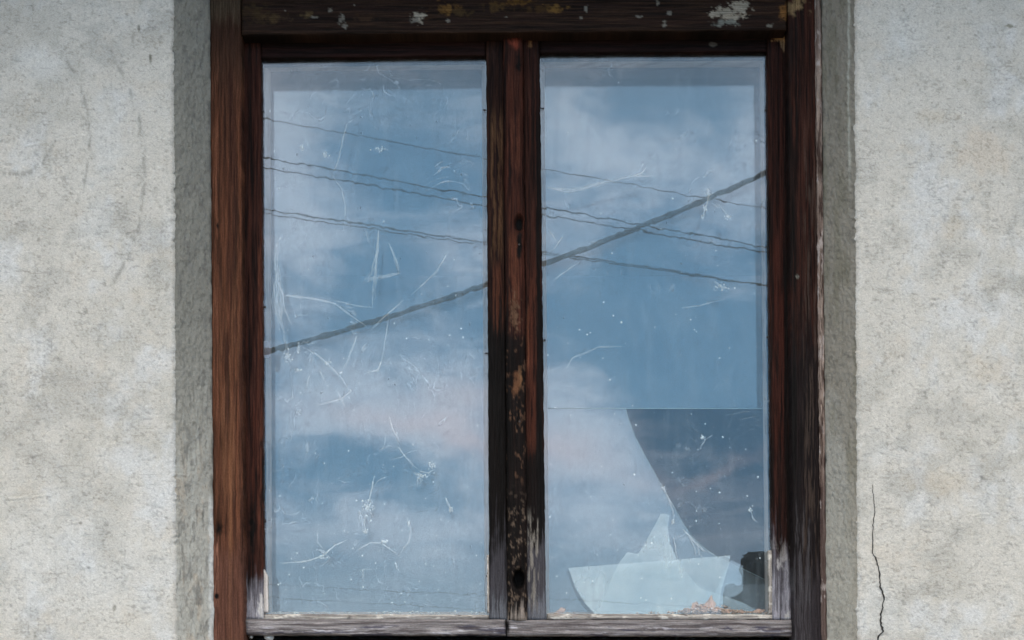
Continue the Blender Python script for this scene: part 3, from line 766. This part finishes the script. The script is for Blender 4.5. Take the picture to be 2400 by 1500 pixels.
cobweb('short crossing cobweb strokes beside the cable at the left edge of the right pane', [(R2, 1, 3, [(1318, 556), (1305, 575), (1290, 590)]), (R1, 2, 2, [(1280, 530), (1295, 550), (1308, 570)]), (R1, 4, 3, [(1355, 615), (1320, 640), (1295, 660)])], seed=17)
cobweb('crooked white cobweb scrap in the dark broken area', [(R2, 2, 3, [(1645, 1020), (1652, 1032), (1642, 1045), (1640, 1052)]), (R1, 1, 2, [(1652, 1030), (1670, 1020)])], [(1646, 1026, 5, 4)], seed=18)
cobweb('hooked white cobweb scrap near the right edge of the dark broken area', [(R2, 1, 3, [(1757, 1188), (1762, 1205), (1768, 1220), (1776, 1225)])], [(1758, 1196, 3, 6)], seed=19)
cobweb('frayed cobweb threads along the curved break in the right pane', [
    (R2, 2, 3, [(1552, 1140), (1570, 1172), (1585, 1198)]), (R1, 3, 4, [(1560, 1150), (1572, 1185), (1580, 1210), (1582, 1228)]), (R3, 1, 3, [(1580, 1262), (1584, 1290), (1588, 1308)]),
    (R2, 2, 4, [(1600, 1240), (1620, 1262), (1650, 1290), (1676, 1302)]), (R1, 3, 4, [(1618, 1262), (1628, 1285), (1630, 1312)]), (R1, 3, 4, [(1635, 1275), (1640, 1300), (1650, 1312)])],
    [(1554, 1146, 5, 8), (1578, 1222, 3, 7)], d=3.072, seed=20)

# ------------------------------------------------------------------ dry leaves on the lining ledge
def leaf(u, v, w_, h_, ang, seed, d=3.021):
    rnd = random.Random(seed); nx, ny = 9, 7
    V = np.zeros((ny, nx, 3)); c = Vector(P(u, v, d))
    for j in range(ny):
        for i in range(nx):
            s = i / (nx - 1); t = j / (ny - 1) * 2 - 1
            wdt = math.sin(math.pi * min(1, s * .92 + .06)) ** .8 * (1 + .25 * math.sin(9 * s + seed))
            x = (s - .5) * w_; z = t * h_ * .5 * wdt
            y = .35 * h_ * (t * t) * math.sin(3 * s + seed) + .2 * h_ * math.sin(6 * s + 2 * t + seed)
            a = math.radians(ang)
            V[j, i] = (c.x + x * math.cos(a) - z * math.sin(a) + rnd.uniform(-1, 1) * .0006, c.y + y * .4, c.z + x * math.sin(a) + z * math.cos(a) + rnd.uniform(-1, 1) * .0006)
    V2 = V.copy(); V2[..., 1] += .0004
    q = gridq(ny, nx); Q = np.concatenate([q, q[:, ::-1] + nx * ny])
    return mesh_np('dry_leaf', np.stack([V, V2]), Q)
LV = [(1628, 1423, .020, .012, 70, 1), (1642, 1424, .016, .010, 30, 2), (1660, 1418, .024, .010, 80, 3), (1669, 1414, .026, .009, 98, 4), (1655, 1428, .018, .010, 10, 5),
      (1685, 1428, .020, .008, -10, 6), (1610, 1431, .014, .008, 15, 7), (1705, 1432, .018, .007, 5, 8), (1735, 1433, .016, .006, -5, 9), (1778, 1432, .022, .006, 8, 10), (1632, 1430, .018, .011, 150, 11), (1673, 1427, .016, .011, 120, 12)]
for (u, v, a, b, an, sd) in LV:
    o = link('dry_leaf', leaf(u, v, a, b, an, sd, 3.019 + .001 * (sd % 4)), M_leaf)
    tag(o, 'small curled tan dry leaf in the litter at the right foot of the right pane', 'dry leaf', 'dry leaves behind the right pane')
o = link('dry_leaf', leaf(1314, 1432, .018, .009, 25, 20), M_leaf); tag(o, 'lone reddish dry leaf at the bottom left corner of the right pane', 'dry leaf')
rnd = random.Random(5); T = Tubes()
for k in range(260):
    if rnd.random() < .93: u = rnd.gauss(1670, 45)
    else: u = rnd.uniform(1285, 1805)
    if not 1284 < u < 1806: continue
    v = 1438 - abs(rnd.gauss(0, 5)) * math.exp(-((u - 1660) / 70) ** 2) * 1.6 - rnd.uniform(0, 3)
    s = rnd.uniform(.0006, .0022); T.blob(P(u, v, 3.018 + rnd.random() * .008), s * 1.6, s, s * rnd.uniform(.5, 1.4), k, 5, 3, .6)
o = link('leaf_litter', T.mesh('leaf_litter'), M_crumb); tag(o, 'brown crumbs of leaf litter along the foot of the right pane', 'litter', kind='stuff')
T = Tubes()
for k in range(80):
    u = rnd.uniform(622, 1142); s = rnd.uniform(.0005, .0019)
    T.blob(P(u, 1438 - rnd.random() * 4, 3.018 + rnd.random() * .008), s * 1.6, s, s * rnd.uniform(.5, 1.4), k, 5, 3, .6)
o = link('dust_litter', T.mesh('dust_litter'), M_putty); tag(o, 'pale dust and crumbs along the foot of the left pane', 'dust', kind='stuff')

# ------------------------------------------------------------------ plaster wall
WD, RD = 2.87, 2.958
house = empty('plaster_wall', (0, WD - 3, 0))
tag(house, 'rough pale grey plastered house wall around the window, cracked at lower right', 'wall')
def lean(v): return 7 * (np.asarray(v) / 1500.0 - .5)
EL, ER, ET, EB = 409.5, 2007.5, -100.0, 1600.0
def edge_j(v, seed):  # ragged arris
    v = np.asarray(v, float)
    return 1.6 * (fbm(v / 40, v * 0, seed, 3) - .5) * 2 + 2.4 * (fbm(v / 9, v * 0, seed + 1, 3, .7) - .5) * 2 - 3.5 * ss(fbm(v / 14, v * 0, seed + 2, 2), .74, .86)
def wall_tone(U, V):
    base_ = np.broadcast_to(np.array(lin(191, 187, 177, WK)), U.shape + (3,)).copy()
    n = fbm(U / 130, V / 130, 41, 5, .6)
    C = lerpc(base_, lin(168, 165, 155, WK), ss(n, .45, .8) * .6)
    n = fbm(U / 90 + 7, V / 120, 42, 5, .6); C = lerpc(C, lin(198, 200, 199, WK), ss(n, .50, .75) * .55)
    n = fbm(U / 75 + 11, V / 60, 48, 5, .62); C = lerpc(C, lin(150, 149, 142, WK), ss(n, .50, .70) * .38 * ss(fbm(U / 240, V / 240, 49, 2), .35, .6))
    n = fbm(U / 60, V / 50 + 3, 43, 5, .65); C = lerpc(C, lin(186, 170, 148, WK), ss(n, .56, .8) * .18)
    n = fbm(U / 22, V / 26, 44, 4, .7); C = lerpc(C, lin(150, 148, 138, WK), ss(n, .60, .78) * .28)
    # placed stains: bluish pale lime below left, arcs of the trowel, tan stains at right
    for (c, a) in [((202, 206, 206), (200, 1330, 330, 230, .9, .5, 90., 5)), ((202, 206, 206), (250, 330, 60, 120, .8, .5, 50., 6)), ((202, 206, 206), (90, 150, 90, 60, .9, .5, 50., 7)),
                   ((202, 206, 206), (230, 520, 60, 90, .8, .5, 40., 8)), ((160, 156, 146), (60, 540, 90, 40, .8, .6, 60., 9)), ((164, 160, 150), (30, 60, 120, 90, .9, .6, 60., 10)),
                   ((170, 164, 152), (330, 110, 70, 60, .9, .7, 40., 11)), ((172, 166, 152), (210, 1010, 60, 60, .8, .8, 30., 12)), ((182, 172, 152), (300, 640, 70, 70, .9, .8, 40., 13)),
                   ((186, 164, 136), (2310, 370, 70, 70, .8, .9, 40., 14)), ((184, 168, 142), (2250, 530, 60, 30, .8, .9, 30., 15)), ((182, 166, 140), (2320, 860, 100, 60, .8, .9, 40., 16)),
                   ((180, 166, 142), (2200, 270, 60, 20, .8, .9, 30., 17)), ((184, 170, 146), (2190, 1140, 110, 40, .8, .9, 40., 18)), ((205, 209, 208), (2120, 90, 60, 90, .9, .6, 50., 19)),
                   ((120, 118, 100), (2368, 61, 12, 6, .5, .8, 8., 20)), ((140, 132, 112), (2260, 195, 20, 12, .6, 1., 12., 21)), ((146, 140, 130), (2340, 187, 28, 5, .6, 1., 10., 22)),
                   ((112, 110, 98), (325, 66, 4, 12, .6, .5, 8., 23)), ((108, 106, 92), (352, 135, 5, 13, .6, .5, 8., 24)), ((202, 206, 206), (2060, 1060, 70, 60, .9, .6, 40., 25)),
                   ((130, 128, 120), (188, 1226, 5, 4, .5, .5, 8., 26)), ((140, 138, 128), (268, 1425, 5, 14, .6, .6, 8., 27)), ((202, 206, 206), (2060, 1440, 80, 90, .9, .6, 40., 28))]:
        cu_, cv_, ru, rv, sf, na, ns, sd = a
        C = lerpc(C, lin(*c, WK), blob(U, V, cu_, cv_, ru, rv, soft=sf, na=na, ns=ns, seed=sd) * (.26 if ru > 15 else .8))
    for (cx, cy, r, wd, a0, a1) in [(120, 400, 218, 5, -60, 60), (60, 330, 150, 4, -70, 40), (40, 250, 100, 5, 20, 120)]:   # trowel arcs
        rr = np.hypot(U - cx, (V - cy) * .62); an = np.degrees(np.arctan2((V - cy) * .62, U - cx))
        m = np.exp(-((rr - r + 6 * (fbm(U / 30, V / 30, 3) - .5)) / wd) ** 2) * ss(an, a0, a0 + 20) * (1 - ss(an, a1 - 20, a1))
        C = lerpc(C, lin(150, 148, 140, WK), m * .8 * ss(fbm(U / 8, V / 20, 61, 3), .35, .6))
    C0 = C.copy(); fine = ((U > -60) & (U < 2460) & (V > -60) & (V < 1560))[..., None]
    # sandy speckle at the grid's own scale
    sp = vn(U / 3.1, V / 2.3, 50); C *= (1 - .20 * ss(sp, .80, .97))[..., None]
    sp = vn(U / 5.5, V / 3.6, 51) * fbm(U / 40, V / 40, 52, 2) * 2; C *= (1 - .20 * ss(sp, .92, 1.15))[..., None]
    # sand fibres: short dark scores and light grains in several directions
    for (a, b, k, dr) in [((U + V) / 11, (U - V) / 4, 54, -.30), ((U - V) / 12, (U + V) / 4.4, 55, -.28), (U / 13, V / 4, 56, -.34), (U / 4.5, V / 11, 57, -.22),
                          ((U + .4 * V) / 10, (V - .4 * U) / 4, 58, .12), ((U - .5 * V) / 10, (V + .5 * U) / 4, 59, .12)]:
        lo = .86 - .10 * fbm(U / 70, V / 70, k + 40, 2)
        C *= (1 + .62 * dr * ss(vn(a, b, k), lo, lo + .12))[..., None]
    sp = vn(U / 2.6, V / 2.6, 53); C *= (1 + .10 * ss(sp, .85, .98))[..., None]
    return np.where(fine, C, C0)
WK = .99
def wall_h(U, V):  # relief in metres towards the viewer
    h = .004 * (fbm(U / 260, V / 260, 60, 3) - .5) + .0016 * (fbm(U / 45, V / 38, 61, 3) - .5)
    if np.ndim(U) < 2: return h
    fine = ((U > -60) & (U < 2460) & (V > -60) & (V < 1560)) * 1.0
    h = h + fine * .0008 * (fbm(U / 7, V / 5, 62, 3, .6) - .5)
    h = h - fine * .0010 * ss(fbm(U / 11, V / 6, 63, 3, .6), .72, .80)
    for (u0, v0, u1, v1) in [(2150, 1218, 2320, 1205), (2180, 150, 2202, 215), (2080, 120, 2085, 165), (2150, 450, 2240, 428), (2330, 195, 2370, 190), (0, 1170, 120, 1160), (60, 345, 190, 315)]:
        t = np.clip(((U - u0) * (u1 - u0) + (V - v0) * (v1 - v0)) / ((u1 - u0) ** 2 + (v1 - v0) ** 2), 0, 1)
        dd = np.hypot(U - u0 - t * (u1 - u0), V - v0 - t * (v1 - v0) + 4 * (fbm(U / 20, V / 20, 64) - .5) * 2)
        h = h + (.0009 * np.exp(-(dd / 2.5) ** 2) - .0007 * np.exp(-((dd - 5) / 2.5) ** 2)) * ss(fbm(U / 14, V / 14, 65, 2), .4, .6)
    return h
st = 2.3
us = np.concatenate([[-9000, -5000, -2500, -1200], np.arange(-700, -59, 20), np.arange(-40, EL - 1, st), [EL], np.linspace(EL, ER, 40)[1:-1], [ER], np.arange(ER + st, 2440, st), np.arange(2460, 3101, 20), [3600, 5000, 7500, 11500]])
vs = np.concatenate([[-3500, -2500, -1500], np.arange(-900, -119, 20), [ET, -80, -60], np.arange(-40, 1541, st), [1560, 1580, EB], np.arange(1620, 2201, 20), [2700, 3300, HV + (ZC + .3) * F / WD]])
Ug, Vg = np.meshgrid(us, vs)
Ue = Ug + lean(np.clip(Vg, -100, 1600))
fall = lambda e: np.exp(-np.abs(Ug - e) / 8)
Uj = Ue + edge_j(Vg, 71) * fall(EL) + edge_j(Vg, 75) * fall(ER)
yy = WD - 3 - wall_h(Ue, Vg)
inx = (Vg > ET - 1) & (Vg < EB + 1)
rnd_edge = .005 * (np.exp(-np.maximum(0, EL - Ug) / 4) * (Ug <= EL + .1) + np.exp(-np.maximum(0, Ug - ER) / 4) * (Ug >= ER - .1)) * inx
yy = yy + rnd_edge
Vw = np.stack([(Uj - HU) * WD / F, yy, ZC + (HV - Vg) * WD / F], -1)
ny, nx = Ug.shape
Q = gridq(ny, nx).reshape(ny - 1, nx - 1, 4)
iu0, iu1 = int(np.argmin(abs(us - EL))), int(np.argmin(abs(us - ER))); iv0, iv1 = int(np.argmin(abs(vs - ET))), int(np.argmin(abs(vs - EB)))
keep = np.ones((ny - 1, nx - 1), bool); keep[iv0:iv1, iu0:iu1] = False
WALL = link('wall_face', mesh_np('wall_face', Vw, Q[keep].reshape(-1, 4), wall_tone(Ue, Vg)), M_plaster, house)

# reveals
def reveal(side):
    vv = vs[iv0:iv1 + 1]
    idx = iu0 if side < 0 else iu1
    A = Vw[iv0:iv1 + 1, idx].copy()
    ub = (491 + 9 * vv / 1500) if side < 0 else (1926 + 12 * vv / 1500)
    ub = ub - side * (1.5 * (fbm(vv / 30, vv * 0, 81 + side, 4, .65) - .5) * 2 + 2.5 * ss(fbm(vv / 60, vv * 0, 83 + side, 3), .6, .8) * ss(vv, 900, 1200))
    B = np.stack([(ub - HU) * RD / F, np.full(vv.shape, RD - 3 - .002), ZC + (HV - vv) * RD / F], -1)
    n = 70; t = np.linspace(0, 1, n)[None, :, None]
    A0 = A.copy(); ej = edge_j(vv, 71 if side < 0 else 75) * WD / F
    A0[:, 0] -= ej
    A0[:, 1] = WD - 3 + .005
    V = A0[:, None] * (1 - t) + B[:, None] * t
    V = V + (A - A0)[:, None] * np.exp(-t * 14)
    Bb = B.copy(); Bb[:, 1] += .03
    T_ = np.broadcast_to(t[..., 0], V.shape[:2]); VV = np.broadcast_to(vv[:, None], V.shape[:2])
    UU = T_ * 86 if side < 0 else 400 + T_ * 80
    rel = .0030 * (fbm(UU / 24, VV / 40, 85, 3) - .5) + .0026 * (fbm(UU / 5, VV / 8, 86, 4, .6) - .5)
    if side < 0: rel = rel + .0012 * (fbm(UU / 6, VV / 40, 87, 4) - .5) * ss(VV, 700, 950)
    env = np.minimum(1, np.minimum(T_, 1 - T_) * 12)
    V[..., 0] -= side * rel * env
    if side < 0:
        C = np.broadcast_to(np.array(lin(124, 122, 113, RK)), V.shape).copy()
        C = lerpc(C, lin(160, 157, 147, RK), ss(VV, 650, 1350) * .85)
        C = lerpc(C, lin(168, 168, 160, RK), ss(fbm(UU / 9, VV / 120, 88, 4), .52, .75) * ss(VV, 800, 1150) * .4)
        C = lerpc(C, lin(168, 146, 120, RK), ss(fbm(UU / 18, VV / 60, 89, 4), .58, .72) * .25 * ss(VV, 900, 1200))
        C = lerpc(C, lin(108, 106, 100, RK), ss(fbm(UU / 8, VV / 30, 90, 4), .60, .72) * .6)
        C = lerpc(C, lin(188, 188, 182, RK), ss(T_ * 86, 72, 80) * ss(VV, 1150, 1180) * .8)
    else:
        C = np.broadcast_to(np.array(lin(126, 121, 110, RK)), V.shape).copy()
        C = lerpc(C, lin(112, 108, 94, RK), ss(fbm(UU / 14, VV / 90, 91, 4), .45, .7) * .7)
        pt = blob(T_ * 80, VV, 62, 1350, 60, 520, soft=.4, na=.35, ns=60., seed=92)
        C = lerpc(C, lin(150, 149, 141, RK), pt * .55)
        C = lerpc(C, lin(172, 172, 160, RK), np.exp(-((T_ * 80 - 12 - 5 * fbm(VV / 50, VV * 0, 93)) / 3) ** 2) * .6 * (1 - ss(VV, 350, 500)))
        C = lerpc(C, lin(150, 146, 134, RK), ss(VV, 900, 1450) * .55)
    C *= (1 - .35 * ss(vn(UU / 2.5, VV / 3, 94), .84, .98))[..., None]
    C *= (1 - .22 * ss(fbm(UU / 7, VV / 9, 95, 3), .55, .75))[..., None]
    C *= (1 + .16 * ss(vn(UU / 3, VV / 5, 96), .8, .95))[..., None]
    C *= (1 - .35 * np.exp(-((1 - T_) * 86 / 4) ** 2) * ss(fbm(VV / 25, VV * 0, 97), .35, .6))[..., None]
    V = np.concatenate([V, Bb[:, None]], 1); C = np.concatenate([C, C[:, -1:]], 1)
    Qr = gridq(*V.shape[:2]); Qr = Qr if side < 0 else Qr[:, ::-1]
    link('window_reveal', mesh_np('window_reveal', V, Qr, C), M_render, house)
RK = 1.34
reveal(-1); reveal(1)
# soffit of the opening and its ledge below (outside the picture)
def wbox(name, x0, x1, y0, y1, z0, z1, mat, parent): return link(name, box_mesh(name, x0, x1, y0, y1, z0, z1), mat, parent)
zt = ZC + (HV - ET) * WD / F; zb = ZC + (HV - EB) * WD / F
wbox('lintel', -.56, .56, WD - 3 + .006, .12, zt - .004, zt + .15, M_putty, house)
wbox('ledge', -.56, .56, WD - 3 - .03, .0, zb - .10, zb + .004, M_putty, house)
# crack at lower right
CR = [(2045, 1135, .8), (2046, 1160, 1.2), (2050, 1195, 1.5), (2046, 1230, 1.6), (2045, 1262, 2.0), (2044, 1295, 2.6), (2055, 1312, 3.2), (2061, 1345, 3.6), (2064, 1375, 4.2), (2072, 1400, 5.0), (2070, 1412, 1.8), (2067, 1430, 4.8), (2063, 1455, 5.4), (2070, 1480, 6.2), (2060, 1490, 6), (2054, 1510, 6), (2048, 1540, 5), (2052, 1580, 4)]
rc = random.Random(3); left, right = [], []
for i in range(len(CR) - 1):
    a, b = CR[i], CR[i + 1]; n = max(2, int((b[1] - a[1]) / 5))
    for k in range(n):
        t = k / n; j = rc.uniform(-1.6, 1.6); wq = (a[2] + (b[2] - a[2]) * t) * rc.uniform(.6, 1.25) * .8
        u = a[0] + (b[0] - a[0]) * t + j; v = a[1] + (b[1] - a[1]) * t
        yq = WD - 3 - float(wall_h(np.array([[u]]), np.array([[v]]))[0, 0])
        for lst, s_ in ((left, -1), (right, 1)):
            lst.append(((u + s_ * wq / 2 - HU) * WD / F, yq - .0012, ZC + (HV - v) * WD / F))
nn = len(left); verts = left + right + [(x, y + .004, z) for x, y, z in left + right]
fc = []
for i in range(nn - 1):
    fc += [(i, i + 1, nn + i + 1, nn + i), (i, 2 * nn + i, 2 * nn + i + 1, i + 1), (nn + i, nn + i + 1, 3 * nn + i + 1, 3 * nn + i)]
link('crack', poly_mesh('crack', verts, fc), M_crack, house)
# unseen eave, added to shade the upper wall: soffit boards on rafters
ez = ZC + (HV + 400) * WD / F
wbox('shading_soffit', -7, 9, WD - 3 - .52, WD - 3 + .3, ez + .10, ez + .125, M_pole, house)
for k in range(9):
    wbox('shading_rafter', -5.4 + k * 1.3, -5.3 + k * 1.3, WD - 3 - .52, WD - 3 + .3, ez, ez + .098, M_pole, house)
# closed dark room behind the window
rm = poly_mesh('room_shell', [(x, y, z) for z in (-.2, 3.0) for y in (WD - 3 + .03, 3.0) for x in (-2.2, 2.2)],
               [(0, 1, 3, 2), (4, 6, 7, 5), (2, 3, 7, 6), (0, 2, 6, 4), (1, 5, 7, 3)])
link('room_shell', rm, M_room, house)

# ------------------------------------------------------------------ street side, seen only in the glass
g = link('ground', poly_mesh('ground', [(-900, -1500, 0), (900, -1500, 0), (900, 30, 0), (-900, 30, 0)], [(0, 1, 2, 3)]), M_ground); g['kind'] = 'structure'
YG = .010
def PM(u, v, dv):   # a point whose mirror image in the glass appears at photo pixel (u, v)
    x, y, z = P(u, v, dv); return (x, 2 * YG - y, z)
def pole(x, y, h, label):
    T = Tubes(); T.tube([(x, y, -.2), (x, y, h * .5), (x, y, h)], [.14, .12, .09], 12)
    r = link('utility_pole', T.mesh('utility_pole'), M_pole)
    tag(r, label, 'utility pole')
    a = box_mesh('crossarm', x - .05, x + .05, y - .7, y + .7, h - .6, h - .48); link('crossarm', a, M_pole, r)
def wire(name, pts, dv, u0, u1, r, label, cat, group, deg=2, sag=0):
    p = np.polyfit([a for a, b in pts], [b for a, b in pts], deg)
    out = []
    for k in range(61):
        u = u0 + (u1 - u0) * k / 60
        out.append(PM(u, float(np.polyval(p, u)), dv))
    T = Tubes(); T.tube(out, r, 8); o = link(name, T.mesh(name), M_cable); tag(o, label, cat, group); return out
GW = 'thin overhead wires mirrored in the panes'
WL = [([(620, 273), (1140, 377), (1270, 387 + 14), (1800, 485)], 14, .0038, 'topmost thin wire mirrored across both panes'),
      ([(615, 365), (1140, 465), (1270, 487), (1800, 578)], 14, .0052, 'upper of the two close thin wires mirrored below the topmost wire'),
      ([(615, 390), (1140, 483), (1270, 506), (1800, 590)], 14.2, .0052, 'lower of the two close thin wires mirrored below the topmost wire'),
      ([(620, 487), (1140, 570), (1275, 596), (1800, 665)], 14.4, .0054, 'upper of the paired thin wires mirrored above the thick cable in the left pane'),
      ([(620, 498), (1140, 575), (1275, 600), (1800, 668)], 14.6, .0040, 'lower of the paired thin wires mirrored above the thick cable in the left pane'),
      ([(670, 1372), (1140, 1396), (1800, 1430)], 24, .003, 'upper of the two faint wires mirrored at the foot of the left pane'),
      ([(670, 1402), (1090, 1428), (1800, 1465)], 24.5, .003, 'lower of the two faint wires mirrored at the foot of the left pane')]
for (pts, dv, r, lab) in WL:
    wire('thin_wire', pts, dv, -1300, 3700, r, lab, 'wire', GW, 1)
e = wire('thick_cable', [(620, 822), (700, 802), (800, 778), (900, 749), (1000, 713), (1140, 671), (1275, 627), (1400, 566), (1500, 524), (1600, 486), (1700, 446), (1800, 411)], 8.0, -900, 3000, .0118,
     'thick black sagging cable mirrored rising to the right across both panes', 'cable', None)
pole(e[0][0], e[0][1] - .1, 6.5, 'wooden pole at the low end of the thick cable'); pole(e[-1][0], e[-1][1] - .1, 9.0, 'wooden pole at the high end of the thick cable')
q0, q1 = PM(-1300, 0, 14.2), PM(3700, 0, 14.2)
pole(q0[0], q0[1] - .25, 9.0, 'wooden pole at the left end of the thin wires'); pole(q1[0], q1[1] - .25, 9.0, 'wooden pole at the right end of the thin wires')
# neighbouring house across the street with its chimney
DVH = 43.0
cx, cy, cz = PM(1740, 1298, DVH)
nh = empty('neighbour_house', (cx + 2, cy - 3, 0)); tag(nh, 'low rendered house across the street whose dark chimney shows in the right pane', 'house')
x0, x1 = cx - 9, cx + 8; y0, y1 = cy - 3.5, cy + 3.5; zr = PM(0, 1462, DVH)[2]
wbox('wall', x0, x1, y0, y1, 0, 2.2, M_nwall, nh)
rf = poly_mesh('roof', [(x0 - .4, y0 - .4, 2.15), (x1 + .4, y0 - .4, 2.15), (x1 + .4, y1 + .4, 2.15), (x0 - .4, y1 + .4, 2.15), (x0 - .4, cy, zr), (x1 + .4, cy, zr)],
               [(0, 1, 5, 4), (3, 4, 5, 2), (0, 4, 3), (1, 2, 5), (0, 3, 2, 1)])
R_ = link('roof', rf, M_nroof, nh)
T = Tubes()
ch = link('chimney', box_mesh('chimney', cx, cx + 1.1, cy - .35, cy + .35, 2.8, cz - .12), M_chim, R_)
link('chimney_cap', box_mesh('chimney_cap', cx + .06, cx + 1.15, cy - .4, cy + .4, cz - .118, cz), M_chim, R_)
link('chimney_base', box_mesh('chimney_base', cx - .42, cx + 1.6, cy - .5, cy + .5, 2.7, PM(0, 1372, DVH)[2]), M_slate, R_)
for k in range(4):
    wx = x0 + 1.5 + k * 4
    wo_ = wbox('window', wx, wx + 1.0, y1 + .003, y1 + .05, .9, 1.9, M_dpane, nh)
